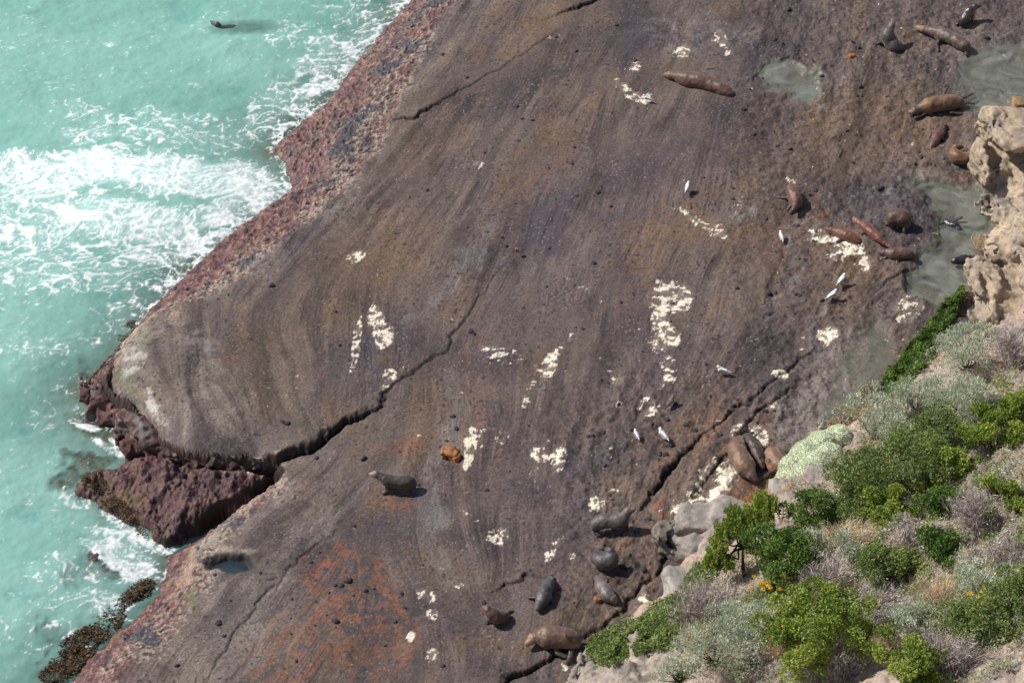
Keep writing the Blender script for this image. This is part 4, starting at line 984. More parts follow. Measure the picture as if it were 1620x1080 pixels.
seal('black wet seal floating in the long green pool close to the rock wall',
     [(1548,408,.0,.05),(1542,410,.0,.10),(1532,411,.02,.15),(1520,412,.03,.13),(1512,413,.04,.10),(1507,414,.04,.05)],
     [[(1528,406,.05,.05),(1536,404,.1,.035)]], (.022, .022, .028), wetf=True, base=ZP-.11)
seal('large glossy brown seal lying end-on at the foot of the hillside, head towards us',
     [(1172,694,.16,.10),(1166,704,.22,.22),(1168,718,.27,.29),(1176,733,.26,.27),(1184,744,.24,.20),(1190,752,.20,.13),(1194,758,.15,.06)],
     [[(1184,746,.12,.08),(1196,760,.04,.06),(1212,752,.03,.055),(1222,744,.03,.05)],[(1186,728,.25,.07),(1200,736,.06,.06)]], (.20, .115, .07), head=(.10, .075, .065), mott=.5)
seal('dark seal pressed against the right side of the large glossy one',
     [(1178,690,.12,.07),(1186,696,.18,.17),(1194,708,.2,.20),(1200,722,.18,.16),(1204,733,.17,.11),(1206,740,.14,.05)],
     [[(1198,698,.16,.06),(1208,712,.05,.05)],[(1196,728,.12,.06),(1206,746,.03,.05)],[(1180,688,.1,.05),(1192,684,.03,.05)]], (.075, .045, .035))
seal('smooth tan seal tucked against the pale cushion plant',
     [(1240,742,.14,.08),(1234,736,.2,.20),(1226,726,.22,.24),(1220,718,.22,.19),(1218,732,.2,.14),(1222,744,.14,.07)],
     [[(1222,742,.1,.05),(1214,752,.03,.05)]], (.30, .165, .095), mott=.3)
seal('grey-brown seal standing with its nose raised to the right, beside the dark boulder',
     [(940,836,.12,.07),(943,828,.28,.17),(955,824,.34,.225),(971,824,.36,.225),(983,821,.42,.20),(989,814,.56,.145),(993,809,.68,.118),(1003,806,.72,.05)],
     [[(946,832,.2,.09),(943,842,.06,.06),(948,846,.03,.05)],[(984,830,.3,.10),(982,840,.1,.06),(972,845,.03,.055)],[(990,826,.3,.08),(992,838,.04,.05)]], (.125, .10, .095), head=(.19, .14, .105), mott=.3, fat=1.08)
seal('dark grey seal sitting and twisting its head back, below the standing grey-brown seal',
     [(944,874,.10,.07),(945,881,.2,.16),(953,888,.25,.20),(964,886,.30,.18),(969,878,.42,.13),(966,872,.50,.10),(960,869,.50,.05)],
     [[(962,894,.15,.08),(960,906,.03,.055)],[(968,892,.15,.07),(976,902,.03,.05)],[(948,870,.25,.05),(962,866,.2,.04)]], (.075, .062, .065), fat=1.4)
seal('silver-backed seal lying head down towards us, next to the little orange-brown stone',
     [(944,912,.08,.06),(948,922,.14,.13),(956,934,.18,.18),(964,943,.17,.15),(970,948,.15,.11),(973,953,.11,.05)],
     [[(950,938,.1,.06),(945,944,.03,.05)],[(972,938,.1,.06),(978,946,.03,.05)]], (.155, .125, .12), head=(.10, .08, .075), mott=.6)
seal('slate grey seal lying end-on on the dark rock, left of the twisting seal',
     [(870,914,.07,.06),(868,922,.15,.14),(863,934,.2,.19),(858,948,.19,.17),(853,956,.17,.12),(850,963,.13,.06)],
     [[(848,944,.12,.06),(838,944,.03,.05)],[(870,944,.12,.06),(876,954,.03,.05)],[(868,916,.08,.05),(872,910,.03,.05)]], (.095, .085, .095), mott=.3)
seal('dark brown seal rearing up with its head to the left, above the big pale-headed seal',
     [(800,972,.10,.07),(796,974,.18,.16),(786,975,.26,.19),(778,970,.38,.16),(772,965,.46,.12),(764,961,.47,.05)],
     [[(776,976,.2,.07),(770,985,.03,.05)],[(790,980,.1,.06),(786,988,.03,.05)],[(800,968,.12,.05),(810,966,.08,.05)]], (.10, .055, .04), head=(.15, .075, .045))
seal('big brown bull seal with pale tan head at the bottom of the shelf',
     [(912,1020,.12,.09),(905,1012,.22,.22),(889,1008,.28,.29),(870,1006,.29,.28),(854,1006,.27,.22),(844,1010,.22,.15),(834,1018,.14,.065)],
     [[(878,1020,.16,.08),(882,1032,.05,.06),(894,1038,.03,.055)],[(905,1022,.14,.08),(902,1038,.05,.06),(896,1048,.03,.05)],[(884,990,.4,.04),(890,984,.3,.035)]], (.155, .09, .062), head=(.33, .21, .12), mott=.5)
seal('seal standing alone on the middle of the shelf with its pale snout to the left',
     [(655,768,.16,.08),(649,762,.34,.19),(637,762,.38,.215),(622,761,.40,.20),(609,757,.48,.165),(599,752,.58,.125),(594,750,.62,.105),(585,750,.60,.055)],
     [[(614,766,.32,.10),(612,776,.10,.065),(606,780,.03,.055)],[(622,768,.30,.09),(622,780,.04,.06)],[(648,772,.22,.10),(646,781,.05,.06),(652,783,.03,.05)],[(640,772,.22,.08),(638,781,.04,.055)]],
     (.080, .062, .055), head=(.26, .19, .145), mott=.2, fat=1.0)
seal('dark seal swimming in the turquoise sea, only its head clear of the water',
     [(436,44,-.26,.08),(416,46,-.24,.14),(392,47,-.22,.19),(370,47,-.16,.18),(353,45,-.02,.13),(343,39,.12,.11),(335,35,.14,.055)],
     [[(368,50,-.02,.07),(352,56,-.02,.05),(338,50,.02,.04)],[(430,44,-.02,.05),(442,36,.0,.04)]], (.075, .095, .08), wetf=False, base=0, fat=1.0, group='fur seals in the water')

# ------------------------------------------------------------------ gulls
def gull(label, px, py, deg, s=1.0, young=False, wing=None):
    q = at(px, py, ZP+.12); g = float(ground([q[0]], [q[1]])[0]); q = at(px, py, g+.16*s)
    root = empty('gull', (q[0], q[1], g), math.radians(deg)); root.scale = (s,)*3
    tag(root, label, 'gull', 'gulls standing on the rock shelf')
    p = grid_pts((-.32, -.13, -.02), (.30, .13, .42), .014)
    B = lambda a, b, ra, rb, fl=None: cone(p, a, b, ra, rb, fl)
    f = B((-.10, 0, .16), (.06, 0, .19), .055, .075); f = smin(f, B((.06, 0, .20), (.12, 0, .27), .06, .035), .03)
    f = smin(f, B((.12, 0, .28), (.14, 0, .29), .038, .034), .02); f = smin(f, B((-.12, 0, .16), (-.24, 0, .155), .04, .022, (np.array([0, 0, 1.]), 2.2)), .03)
    v, fc = surf_nets(f, (-.32, -.13, -.02), .014)
    obj('body', mesh_from('body', v, fc), M['gull_brown'] if young else M['gull_white'], root)
    for sg in (-1, 1):
        f = cone(p, (.05, sg*.055, .20), (-.20, sg*.03, .175), .05, .018, (np.array([0, sg*1.0, 0]), 2.0))
        v, fc = surf_nets(f, (-.32, -.13, -.02), .014)
        wg = obj('wing', mesh_from('wing', v, fc), M['gull_brown'] if young else M['gull_grey'], root)
        f = cone(p, (-.19, sg*.03, .178), (-.27, sg*.012, .165), .018, .008, (np.array([0, 0, 1.]), 1.6))
        v, fc = surf_nets(f, (-.32, -.13, -.02), .010*1.4)
        obj('wing_tip', mesh_from('wing_tip', v, fc), M['gull_black'], wg)
        f = cone(p, (.0, sg*.03, .12), (.01, sg*.03, .0), .010, .009); f = smin(f, cone(p, (.01, sg*.03, .002), (.05, sg*.035, .0), .012, .014), .01)
        v, fc = surf_nets(f, (-.32, -.13, -.02), .014)
        obj('leg', mesh_from('leg', v, fc), M['gull_red'], root)
    f = cone(p, (.165, 0, .285), (.215, 0, .275), .016, .008); v, fc = surf_nets(f, (-.32, -.13, -.02), .014)
    obj('bill', mesh_from('bill', v, fc), M['gull_black'] if young else M['gull_red'], root)
    return root
gull('white gull alone on the dark rock high on the middle of the shelf', 1087, 297, 70, 1.15)
gull('grey-backed gull left of the white stained seal cluster, facing away', 1236, 375, 100, 1.1)
gull('upper of the two gulls side by side, below the white stained rock', 1331, 443, 50, 1.25)
gull('lower of the two gulls side by side, below the white stained rock', 1316, 467, 35, 1.25)
gull('white gull by itself just left of the double crack', 1143, 586, 165, 1.2)
gull('brown juvenile gull on the reddish rock near the pale patch', 1060, 636, 50, 1.2, True)
gull('small white gull with folded wings, left of the long-necked gull', 1007, 688, 110, 1.0)
gull('long-necked white gull with red legs above the small dark stones', 1049, 688, 125, 1.3)
gull('small white gull near the top of the shelf beside a chalky streak', 1024, 156, 160, 1.0)

# ------------------------------------------------------------------ plants
def rot_leaves(c, d, nrm, ln, wd):
    """rhombic leaves: centres, directions, normals"""
    s_ = np.cross(d, nrm); s_ /= np.linalg.norm(s_, axis=1)[:, None]+1e-9
    L_ = (d*ln[:, None])/2; W_ = s_*wd[:, None]/2
    v = np.stack([c-L_, c+W_, c+L_, c-W_], 1).reshape(-1, 3)
    f = np.arange(len(v)).reshape(-1, 4)
    return v, f
def unit(a): return a/(np.linalg.norm(a, axis=-1, keepdims=True)+1e-9)
def leaf_obj(name, c, d, nrm, ln, wd, tint, m, parent, org=0):
    v, f = rot_leaves(c, d, nrm, ln, wd)
    me = mesh_from(name, v-org, f, False); set_f(me, np.repeat(tint, 4), 'tint')
    return obj(name, me, m, parent)
M['leaf_bright'] = leaf_mat('bright_leaves', (.13, .20, .03), (.46, .53, .10), .3)
M['leaf_mid'] = leaf_mat('mid_green_leaves', (.11, .17, .045), (.36, .43, .13), .25)
M['leaf_dark'] = leaf_mat('dark_leaves', (.06, .12, .025), (.22, .34, .06), .25)
M['leaf_silver'] = leaf_mat('silver_leaves', (.38, .43, .30), (.82, .85, .70), .15)
M['leaf_pale'] = leaf_mat('pale_cushion_leaves', (.58, .63, .45), (.85, .88, .72), .2)
M['twig'] = leaf_mat('dead_twigs', (.27, .22, .20), (.68, .59, .56), 0, .9)
M['straw'] = leaf_mat('dry_grass_blades', (.48, .36, .22), (.84, .68, .48), .1, .9)
M['orange_grass'] = leaf_mat('rusty_grass_blades', (.30, .14, .05), (.60, .36, .14), .1, .9)
M['herb'] = leaf_mat('low_herb_leaves', (.13, .19, .045), (.48, .55, .22), .2)
M['flower'] = leaf_mat('yellow_petals', (.70, .38, .02), (.85, .60, .06), .1)
M['kelp'] = leaf_mat('kelp_blades', (.022, .014, .009), (.12, .070, .026), .1, .5)
def tubes(name, segs, m, parent, org):
    """tapered 5-sided limbs: (a, b, ra, rb)"""
    V = []; Fc = []
    for a, b, ra, rb in segs:
        a = np.array(a); b = np.array(b); d = unit(b-a); u = unit(np.cross(d, [.3, .9, .2])); w_ = np.cross(d, u); o = len(V)
        for c, r in ((a, ra), (b, rb)):
            for k in range(5): V.append(c+r*(u*math.cos(k*1.2566)+w_*math.sin(k*1.2566)))
        for k in range(5): Fc.append((o+k, o+(k+1) % 5, o+5+(k+1) % 5, o+5+k))
    return obj(name, mesh_from(name, np.array(V)-org, Fc), m, parent)
def limbs(base, ends, r0, rs_, wig=.12):
    segs = []
    for e in ends:
        p = base.copy(); r = r0; n = 4
        for k in range(n):
            t = (k+1)/n; q = base+(e-base)*t + (rs_.randn(3)*wig*np.linalg.norm(e-base)*.25 if k < n-1 else 0)
            q[2] += math.sin(t*math.pi)*.06
            segs.append((p, q, r*(1-.7*k/n), r*(1-.7*(k+1)/n))); p = q
    return segs
PCOUNT = [0]
def shrub(name, label, px, py, wpx, hpx, kind, n=None, cat='shrub', group=None, clumps=None, zc=None, seed=None, stem=True, lift=0):
    """wpx, hpx: its size in the picture; rooted where the ground is at its foot"""
    PCOUNT[0] += 1; rs_ = np.random.RandomState(seed or PCOUNT[0]*13+1)
    b = hit(px, py+hpx*.30)[0]; sc_ = FPX/np.linalg.norm(b-CAM)
    R = wpx/2/sc_; Hh = min(hpx/sc_/.95, R*1.9); Ry = max(min(hpx/2/sc_/.85, R*1.1), R*.5)
    gz = float(ground([b[0]], [b[1]])[0]); org = np.array([b[0], b[1], gz-.04])
    mid = org+np.array([0, 0, Hh*.45+lift])
    cfg = {'bright': ('leaf_bright', .085, .045, 9000), 'mid': ('leaf_mid', .075, .04, 7000), 'dark': ('leaf_dark', .085, .045, 7000), 'silver': ('leaf_silver', .085, .028, 5000), 'pale': ('leaf_pale', .045, .028, 16000),
           'twig': ('twig', .22, .014, 4200), 'straw': ('straw', .30, .012, 3600), 'orange': ('orange_grass', .22, .012, 3000)}[kind]
    area = R*Ry; cnt = n or int(np.clip(cfg[3]*area*1.35, 700, 26000))
    root = empty(name, org); tag(root, label, cat, group)
    nc = clumps or int(np.clip(20*area+6, 6, 90))
    th_ = rs_.rand(nc)*2*np.pi; ph = np.arccos(1-rs_.rand(nc)*1.25)
    rad = .35+.70*rs_.rand(nc)**.9
    cc = np.stack([np.cos(th_)*np.sin(ph)*R*rad, np.sin(th_)*np.sin(ph)*Ry*rad, np.cos(ph)*Hh*.5*rad], 1)+mid
    if kind in ('twig', 'straw', 'orange'):
        cdir = unit(cc-org+np.array([0, 0, .1])); k = rs_.randint(0, nc, cnt)
        t = rs_.rand(cnt)**.6; base_ = org+(cc[k]-org)*t[:, None]+rs_.randn(cnt, 3)*np.array([R, Ry, Hh*.5])*.22
        gzz = ground(base_[:, 0], base_[:, 1]); base_[:, 2] = np.maximum(base_[:, 2], gzz+.02)
        d = unit(cdir[k]+rs_.randn(cnt, 3)*.5+np.array([0, 0, .35])); ln = cfg[1]*(.5+rs_.rand(cnt)); wd = cfg[2]*(.6+.8*rs_.rand(cnt))
        leaf_obj('twigs' if kind == 'twig' else 'blades', base_, d, unit(rs_.randn(cnt, 3)+np.array([0, -1, 1.])), ln, wd, np.clip(.5+.28*rs_.randn(cnt)+.25*np.sin(k*7.3), 0, 1), M[cfg[0]], root, org)
        if kind == 'twig': tubes('stem', limbs(org, cc[:14], .022, rs_, .3), M['bark'], root, org)
        return root
    cr = (.17+.15*rs_.rand(nc))*(min(R, 1.2)*.75+.35)*(1.15 if kind != 'bright' else 1.0)
    k = rs_.choice(nc, cnt, p=cr**2/np.sum(cr**2))
    u = unit(rs_.randn(cnt, 3)); u[:, 2] = np.where(rs_.rand(cnt) < .65, np.abs(u[:, 2]), u[:, 2])
    rr = (.55+.45*rs_.rand(cnt)**.5)*(1+.22*np.sin(u[:, 0]*7+k)*np.sin(u[:, 1]*8+k*2))
    c = cc[k]+u*(cr[k]*rr)[:, None]*np.array([1, 1, .8])
    gzz = ground(c[:, 0], c[:, 1]); ok = c[:, 2] > gzz+.01
    c = c[ok]; u = u[ok]; k = k[ok]; m_ = len(c)
    if kind == 'silver': d = unit(u*.6+np.array([0, 0, .9])+rs_.randn(m_, 3)*.35)
    elif kind == 'pale': d = unit(u+rs_.randn(m_, 3)*.5)
    else: d = unit(u*.8+np.array([0, 0, .35])+rs_.randn(m_, 3)*.55)
    nr = unit(rs_.randn(m_, 3)*.8+u+np.array([-.3, 0, .5]))
    tint = np.clip(.35+.2*rs_.randn(m_)+.22*np.sin(k*3.7)+.18*(rr[ok]-.9)*2, 0, 1)
    leaf_obj('crown' if cat in ('tree',) else 'foliage', c, d, nr, cfg[1]*(.6+.7*rs_.rand(m_)), cfg[2]*(.7+.6*rs_.rand(m_)), tint, M[cfg[0]], root, org)
    if stem: tubes('trunk' if cat == 'tree' else 'stem', limbs(org, cc[:12], .05 if cat == 'tree' else .025, rs_), M['bark'], root, org)
    return root
G1 = 'shrubs on the hillside'
# small bonsai-like tree with its own layout of crown clumps
def small_tree():
    base = hit(1178, 912)[0]; base[2] = float(ground([base[0]], [base[1]])[0])-.05; org = base
    rs_ = np.random.RandomState(44); root = empty('small_tree', org)
    tag(root, 'small windswept tree with bare dark trunk and tufted crown, right of the dark boulder', 'tree')
    tufts = [(1208,795,1.9,.32),(1192,812,1.8,.30),(1170,822,1.7,.34),(1150,838,1.5,.30),(1142,856,1.3,.27),(1182,840,1.6,.30),(1206,826,1.7,.28),(1130,878,1.0,.26),(1148,890,.8,.26),(1196,866,1.1,.26),(1216,806,1.9,.22),(1160,808,1.7,.2),(1122,890,.9,.2)]
    cs = np.array([at(a, b, org[2]+z) for a, b, z, r in tufts]); rr = np.array([t[3] for t in tufts])
    # shift the crown so it stands over its trunk
    rr = rr*1.2; cnt = 21000; k = rs_.choice(len(rr), cnt, p=rr**2/np.sum(rr**2)); u = unit(rs_.randn(cnt, 3))
    c = cs[k]+u*(rr[k]*(.5+.5*rs_.rand(cnt)**.5)*(1+.25*np.sin(u[:, 0]*9+k)))[:, None]*np.array([1, 1, .75])
    d = unit(u*.8+np.array([0, 0, .5])+rs_.randn(cnt, 3)*.5)
    leaf_obj('crown', c, d, unit(rs_.randn(cnt, 3)+u), .085*(.6+.7*rs_.rand(cnt)), .042*(.7+.6*rs_.rand(cnt)), np.clip(.4+.2*rs_.randn(cnt)+.2*np.sin(k*2.1), 0, 1), M['leaf_bright'], root, org)
    mid = at(1176, 868, org[2]+.9); segs = limbs(org, [mid], .075, rs_, .2)+limbs(mid, list(cs), .04, rs_, .35)
    tubes('trunk', segs, M['bark'], root, org)
small_tree()
SH = [
 ('coastal_shrub','large billowing bright green shrub at the bottom edge',1290,1008,190,125,'bright'),
 ('coastal_shrub','yellow-green shrub growing at the bottom edge right of the billowing one',1432,1062,95,66,'bright'),
 ('coastal_shrub','rounded bright green bush in the middle of the hillside',1404,802,66,72,'bright'),
 ('coastal_shrub','bright green bush at the right edge with tall clumps',1572,690,84,76,'bright'),
 ('coastal_shrub','bright green bush cut by the right edge, highest of the bright ones',1612,650,60,60,'bright'),
 ('coastal_shrub','medium bright green bush left of the tall-clumped one',1508,732,70,46,'bright'),
 ('coastal_shrub','small lime green bush between two grey twig bushes near the right edge',1580,770,46,50,'bright'),
 ('coastal_shrub','lime green tuft at the right edge below the lime bush',1612,800,36,46,'bright'),
 ('coastal_shrub','tiny lime green tuft left of the medium bright bush',1464,762,34,30,'bright'),
 ('coastal_shrub','tiny lime green tuft standing below the lime bush',1566,806,28,28,'bright'),
 ('leafy_shrub','dark green bush behind the small windswept tree',1235,880,90,95,'dark'),
 ('leafy_shrub','dark green bush below the pale cushion plant',1290,815,80,60,'dark'),
 ('leafy_shrub','broad mid green bush right of the pale cushion plant',1350,770,100,100,'mid'),
 ('leafy_shrub','dense green bush covering the slope above the rounded bright bush',1430,735,110,70,'mid'),
 ('leafy_shrub','mid green bush between silver bushes below the upper pinkish rock',1470,690,90,56,'mid'),
 ('leafy_shrub','dark green upright bush right of the rounded bright bush',1482,850,60,110,'dark'),
 ('leafy_shrub','dark green low bush beneath the medium bright bush',1480,800,70,50,'dark'),
 ('leafy_shrub','mid green sprawling bush above the yellow flowers at lower right',1400,900,90,56,'mid'),
 ('leafy_shrub','mid green grassy bush in the lower right corner',1560,980,110,66,'mid'),
 ('leafy_shrub','green bush low on the slope left of the grey twig bush near the bottom',1230,925,60,50,'mid'),
 ('leafy_shrub','scrubby olive bush under the silver bush at the right edge',1600,940,70,70,'mid'),
 ('silver_shrub','silver-grey bush crowning the slope right of the cushion plant',1380,665,80,60,'silver'),
 ('silver_shrub','tall silver bush beneath the grey outcrop caves',1530,560,80,66,'silver'),
 ('silver_shrub','silver bush between the succulent strip and the pinkish rock',1450,630,76,56,'silver'),
 ('silver_shrub','large silver-leaved bush near the bottom, left of the billowing shrub',1130,1020,110,90,'silver'),
 ('silver_shrub','silver bush with yellow flowers beside the dark green bush',1285,862,56,46,'silver'),
 ('silver_shrub','silver bush on the slope above the orange grass near the bottom',1180,990,70,60,'silver'),
 ('silver_shrub','wispy silver bush in the middle of the lower slope',1345,865,50,50,'silver'),
 ('silver_shrub','pale silver bush at the right, under the dark upright bush',1545,925,90,56,'silver'),
 ('silver_shrub','silvery tangle right of the rounded bright bush near the lower middle',1440,985,80,60,'silver'),
 ('silver_shrub','silver bush at the right edge above the bright green ones',1530,640,90,60,'silver'),
 ('silver_shrub','silver bush at the bottom edge left of the flowers',1075,1068,60,36,'silver'),
 ('silver_shrub','silver bush on the slope between two mid green bushes',1420,690,60,46,'silver'),
 ('dead_bush','grey dead twiggy bush left of the bottom silver bush',1120,955,130,80,'twig'),
 ('dead_bush','pale lilac-grey dead bush above the billowing shrub',1305,920,90,76,'twig'),
 ('dead_bush','grey twig bush right of the dark upright bush',1545,810,90,70,'twig'),
 ('dead_bush','lilac-grey twiggy bush under the cave outcrop at the right edge',1598,545,70,70,'twig'),
 ('dead_bush','grey-brown dead bush at the right edge in the lower corner',1598,880,70,70,'twig'),
 ('dead_bush','tangled dead bush in the bottom right corner',1500,1030,110,60,'twig'),
 ('dead_bush','small purple-grey twig bush under the billowing shrub',1330,1055,66,50,'twig'),
 ('dead_bush','pale brushwood lying across the lower middle slope',1390,950,90,50,'twig'),
 ('dead_bush','dry twigs between the rounded bright bush and the upright dark bush',1440,850,50,60,'twig'),
 ('grass_tussock','straw-coloured grass tussock on the ledge left of the rounded bright bush',1345,845,96,46,'straw'),
 ('grass_tussock','straw tussock hanging by the long green pool',1555,375,36,60,'straw'),
 ('grass_tussock','straw tussock on the bare ground near the bottom middle',1230,1010,60,70,'straw'),
 ('grass_tussock','pale tussock between the bottom shrubs',1400,1010,50,60,'straw'),
 ('grass_tussock','dry grass on the bare patch in the lower right',1480,940,90,60,'straw'),
 ('grass_tussock','rusty orange grass along the foot of the slope left of the silver bush',1350,655,50,20,'orange'),
 ('grass_tussock','rusty orange grass strip under the pale cushion plant',1205,790,60,24,'orange'),
 ('grass_tussock','rusty orange grass beside the bottom silver bushes',1095,1010,60,40,'orange'),
]
for (nm, lab, a, b, ww, hh, kd) in SH:
    if kd in ('bright', 'mid', 'dark', 'silver'): ww *= 1.2; hh *= 1.15
    shrub(nm, lab, a, b, ww, hh, kd, cat={'grass_tussock': 'grass tussock', 'dead_bush': 'dead bush'}.get(nm, 'shrub'), group={'coastal_shrub': 'bright green shrubs on the hillside', 'leafy_shrub': 'dark leafy bushes on the hillside', 'silver_shrub': 'silver bushes on the hillside', 'dead_bush': 'dead grey bushes on the hillside', 'grass_tussock': 'dry grass tussocks on the hillside'}[nm])

# pale cushion plant: a mounded body under a tight skin of tiny leaves
def cushion():
    rs_ = np.random.RandomState(9); lumps = [(1258,742,.75,.62),(1276,722,.95,.66),(1300,706,1.05,.62),(1326,692,1.1,.52),(1244,762,.6,.50),(1292,738,1.45,.66),(1272,756,1.15,.60),(1312,722,1.45,.55),(1256,770,.85,.45)]
    cs = np.array([at(a, b, ZP+z) for a, b, z, r in lumps]); r = np.array([l[3] for l in lumps])*.80
    org = cs.mean(0); org[2] = ZP
    p = grid_pts(cs.min(0)-.8, cs.max(0)+.8, .06); f = None
    for c, q in zip(cs, r):
        d = np.linalg.norm(p-c, axis=-1)-q; f = d if f is None else smin(f, d, .15)
    f = f+fbm3(p, 3, 3, 3)*.10; v, fc = surf_nets(f, cs.min(0)-.8, .06)
    root = empty('cushion_plant', org); tag(root, 'dense pale mint-green cushion plant mounded over the foot of the hillside', 'plant')
    me = mesh_from('cushion_core', v-org, fc); obj('cushion_core', me, plain('cushion_plant_core', (.58, .62, .45), .9, .1, .3, 30), root)
    tri = fc[rs_.randint(0, len(fc), 26000)]; w_ = rs_.rand(26000, 4); w_ /= w_.sum(1)[:, None]
    c = (v[tri]*w_[..., None]).sum(1); nrm = unit(np.cross(v[tri[:, 1]]-v[tri[:, 0]], v[tri[:, 2]]-v[tri[:, 0]]))
    nrm *= np.sign((nrm*(c-org)).sum(1))[:, None]; n = len(c)
    leaf_obj('foliage', c+nrm*.02, unit(nrm+rs_.randn(n, 3)*.6), unit(rs_.randn(n, 3)), .055*(.6+.8*rs_.rand(n)), .032*(.6+.8*rs_.rand(n)), np.clip(.5+.25*rs_.randn(n), 0, 1), M['leaf_pale'], root, org)
cushion()

# mats of succulent growth: uncountable, one object each
def mat_cover(name, label, spots, m, n, ln, wd, hgt, seed=1, up=.5, base_d=.12):
    rs_ = np.random.RandomState(seed); pts = []
    wts = np.array([s[2]*s[3] for s in spots], float); wts /= wts.sum()
    for s, q in zip(spots, wts):
        k = int(n*q); a = rs_.rand(k)*2*np.pi; r = np.sqrt(rs_.rand(k))
        an = math.radians(s[4]); ex = np.cos(a)*r*s[2]; ey = np.sin(a)*r*s[3]
        pts.append(np.stack([s[0]+ex*math.cos(an)-ey*math.sin(an), s[1]+ex*math.sin(an)+ey*math.cos(an)], 1))
    pts = np.concatenate(pts); p = hit(pts[:, 0], pts[:, 1]); p[:, 2] = ground(p[:, 0], p[:, 1])
    lumps = np.clip(fbm(p[:, 0]*1.3, p[:, 1]*1.3, 4, 401+seed*7)*1.6+.30, 0, 1); ok = (rs_.rand(len(p)) < base_d+lumps*1.5) & (rs_.rand(len(p)) > .85*rkf(p[:, 0], p[:, 1])*(n > 40000))
    p = p[ok]; lumps = lumps[ok]; k = len(p)
    p[:, 2] += rs_.rand(k)**.7*hgt*(.3+lumps*1.1)
    d = unit(rs_.randn(k, 3)*.7+np.array([0, 0, up])); org = p.mean(0)
    me_o = leaf_obj(name, p, d, unit(rs_.randn(k, 3)+np.array([0, 0, .8])), ln*(.6+.8*rs_.rand(k)), wd*(.6+.8*rs_.rand(k)), np.clip(.15+.5*lumps+.22*rs_.randn(k), 0, 1), m, None, org)
    me_o.location = org.tolist(); return tag(me_o, label, kind='stuff')
mat_cover('succulent_mat', 'strip of deep green succulents at the foot of the slope under the caves', [(1490,510,50,15,-55),(1455,560,46,22,-50),(1420,605,44,20,-45),(1512,480,22,9,-60)], M['leaf_dark'], 30000, .10, .04, .35, 2, .5, .5)
mat_cover('creeping_mat', 'green creeping mat over the rock at the bottom edge', [(1000,1010,70,30,-15),(1050,980,60,24,-35),(1100,925,46,20,-45),(960,1030,34,26,0),(1060,1000,50,30,-20)], M['leaf_mid'], 34000, .085, .04, .32, 3, .5, .45)
GC = [(1440,800,190,200,0),(1500,980,150,110,0),(1240,1010,150,90,0),(1540,650,110,130,0),(1370,900,150,110,0),(1150,950,100,70,-30),(1580,760,60,200,0),(1330,760,80,70,-40)]
mat_cover('low_herbs', 'loose green herbs between the bushes', GC, M['herb'], 110000, .085, .035, .36, 5)
mat_cover('silver_herbs', 'silvery low growth between the bushes', GC, M['leaf_silver'], 46000, .08, .028, .34, 6, .9)
mat_cover('dry_stems', 'grey and straw dry stems littering the hillside', GC, M['twig'], 90000, .24, .012, .26, 7, .25, .3)
mat_cover('dry_grass', 'straw grass growing through the litter on the hillside', GC, M['straw'], 30000, .24, .011, .20, 8, .9)
mat_cover('rusty_grass', 'rusty grass fringing the foot of the hillside', [(1345,658,46,12,-35),(1215,780,50,16,-30),(1175,805,40,14,-25)], M['orange_grass'], 5000, .14, .012, .10, 9, .8)

# yellow-flowered daisies
def daisy(label, px, py, n, spread):
    rs_ = np.random.RandomState(int(px)); b = hit(px, py+12)[0]; org = b.copy(); org[2] = float(ground([b[0]], [b[1]])[0])
    root = empty('yellow_daisy_bush', org); tag(root, label, 'flowering plant', 'yellow flowers on the hillside')
    k = 900; c = org+rs_.randn(k, 3)*np.array([spread, spread*.7, .10])+np.array([0, 0, .22]); c[:, 2] = np.maximum(c[:, 2], ground(c[:, 0], c[:, 1])+.03)
    leaf_obj('foliage', c, unit(rs_.randn(k, 3)+np.array([0, 0, .8])), unit(rs_.randn(k, 3)), .08*(.6+.7*rs_.rand(k)), .03*np.ones(k), rs_.rand(k), M['leaf_mid'], root, org)
    for i in range(n):
        h0 = org+np.array([rs_.randn()*spread*.8, rs_.randn()*spread*.6, .72+rs_.rand()*.15]); kk = 60
        u = unit(rs_.randn(kk, 3)); u[:, 2] = np.abs(u[:, 2]); c = h0+u*np.array([.075, .075, .035])*(.6+.5*rs_.rand(kk))[:, None]
        fl = leaf_obj('flower_head', c, unit(rs_.randn(kk, 3)), unit(u+rs_.randn(kk, 3)*.3), .035*np.ones(kk), .03*np.ones(kk), rs_.rand(kk), M['flower'], root, org)
        tubes('flower_stalk', [(h0-np.array([0, 0, .6]), h0, .009, .006)], M['leaf_mid'], fl, org)
daisy('densest cluster of yellow flower heads, below the windswept tree', 1206, 940, 14, .26)
daisy('single yellow flower clump beside the silver bush right of the tree', 1258, 902, 5, .12)
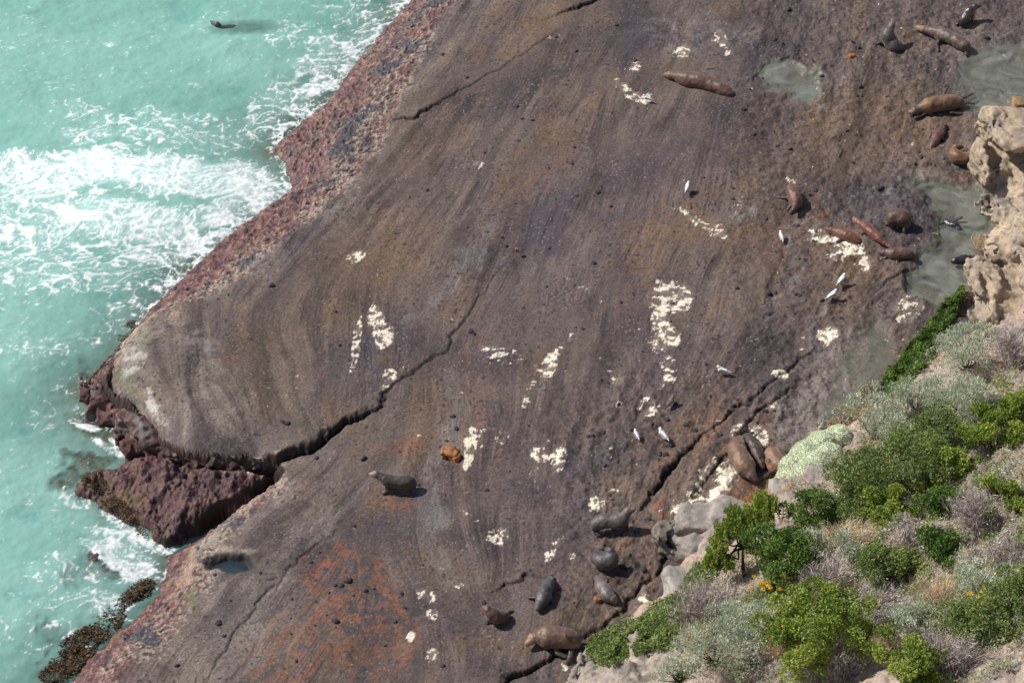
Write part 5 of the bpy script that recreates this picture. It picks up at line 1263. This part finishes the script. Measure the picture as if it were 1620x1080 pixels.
daisy('few yellow heads right of the densest flower cluster', 1238, 928, 4, .16)
daisy('yellow flowers at the bottom edge among the silver leaves', 1082, 1056, 6, .22)
daisy('faded yellow flowers in the lower right corner', 1545, 958, 9, .30)

# kelp and weed washing round the foot of the shelf
def kelp(name, label, spots, n, seed, ln=.15, wd=.045):
    rs_ = np.random.RandomState(seed); P_ = []
    wts = np.array([s[2]*s[3] for s in spots], float); wts /= wts.sum()
    for s, q in zip(spots, wts):
        k = int(n*q); a = rs_.rand(k)*2*np.pi; r = np.sqrt(rs_.rand(k)); an = math.radians(s[4]); ex = np.cos(a)*r*s[2]; ey = np.sin(a)*r*s[3]
        for e, g_ in zip(ex, ey): P_.append(at(s[0]+e*math.cos(an)-g_*math.sin(an), s[1]+e*math.sin(an)+g_*math.cos(an), 0))
    c = np.array(P_); g_ = ground(c[:, 0], c[:, 1]); c[:, 2] = np.maximum(g_+.04, .01)+rs_.rand(len(c))*.10; k = len(c)
    lump = fbm(c[:, 0]*1.6, c[:, 1]*1.6, 3, 411); ok = (rs_.rand(k) < .5+lump*1.4) & (c[:, 2] < .9); c = c[ok]; k = len(c)
    d = unit(rs_.randn(k, 3)*np.array([1, 1, .25])+np.array([-.8, .1, -.05])); org = c.mean(0)
    o = leaf_obj(name, c, d, unit(rs_.randn(k, 3)*.45+np.array([0, 0, 1.])), ln*(.4+.9*rs_.rand(k)), wd*(.5+.8*rs_.rand(k)), np.clip(rs_.rand(k)**1.5, 0, 1), M['kelp'], None, org)
    o.location = org.tolist(); return tag(o, label, kind='stuff')
kelp('kelp_bed', 'golden brown kelp at the foot of the shelf in the bottom left corner', [(120,1030,52,24,-40),(165,990,44,20,-40),(215,940,34,14,-35),(95,1062,36,16,-20)], 9000, 1)
kelp('weed_fringe', 'dark weed fringe round the rocky point', [(150,608,26,12,-50),(178,580,26,9,-50),(205,545,26,9,-50),(150,770,24,12,30),(190,812,34,10,30),(235,672,34,10,35),(235,845,24,9,20),(200,525,22,8,-50)], 4500, 2, .12, .035)
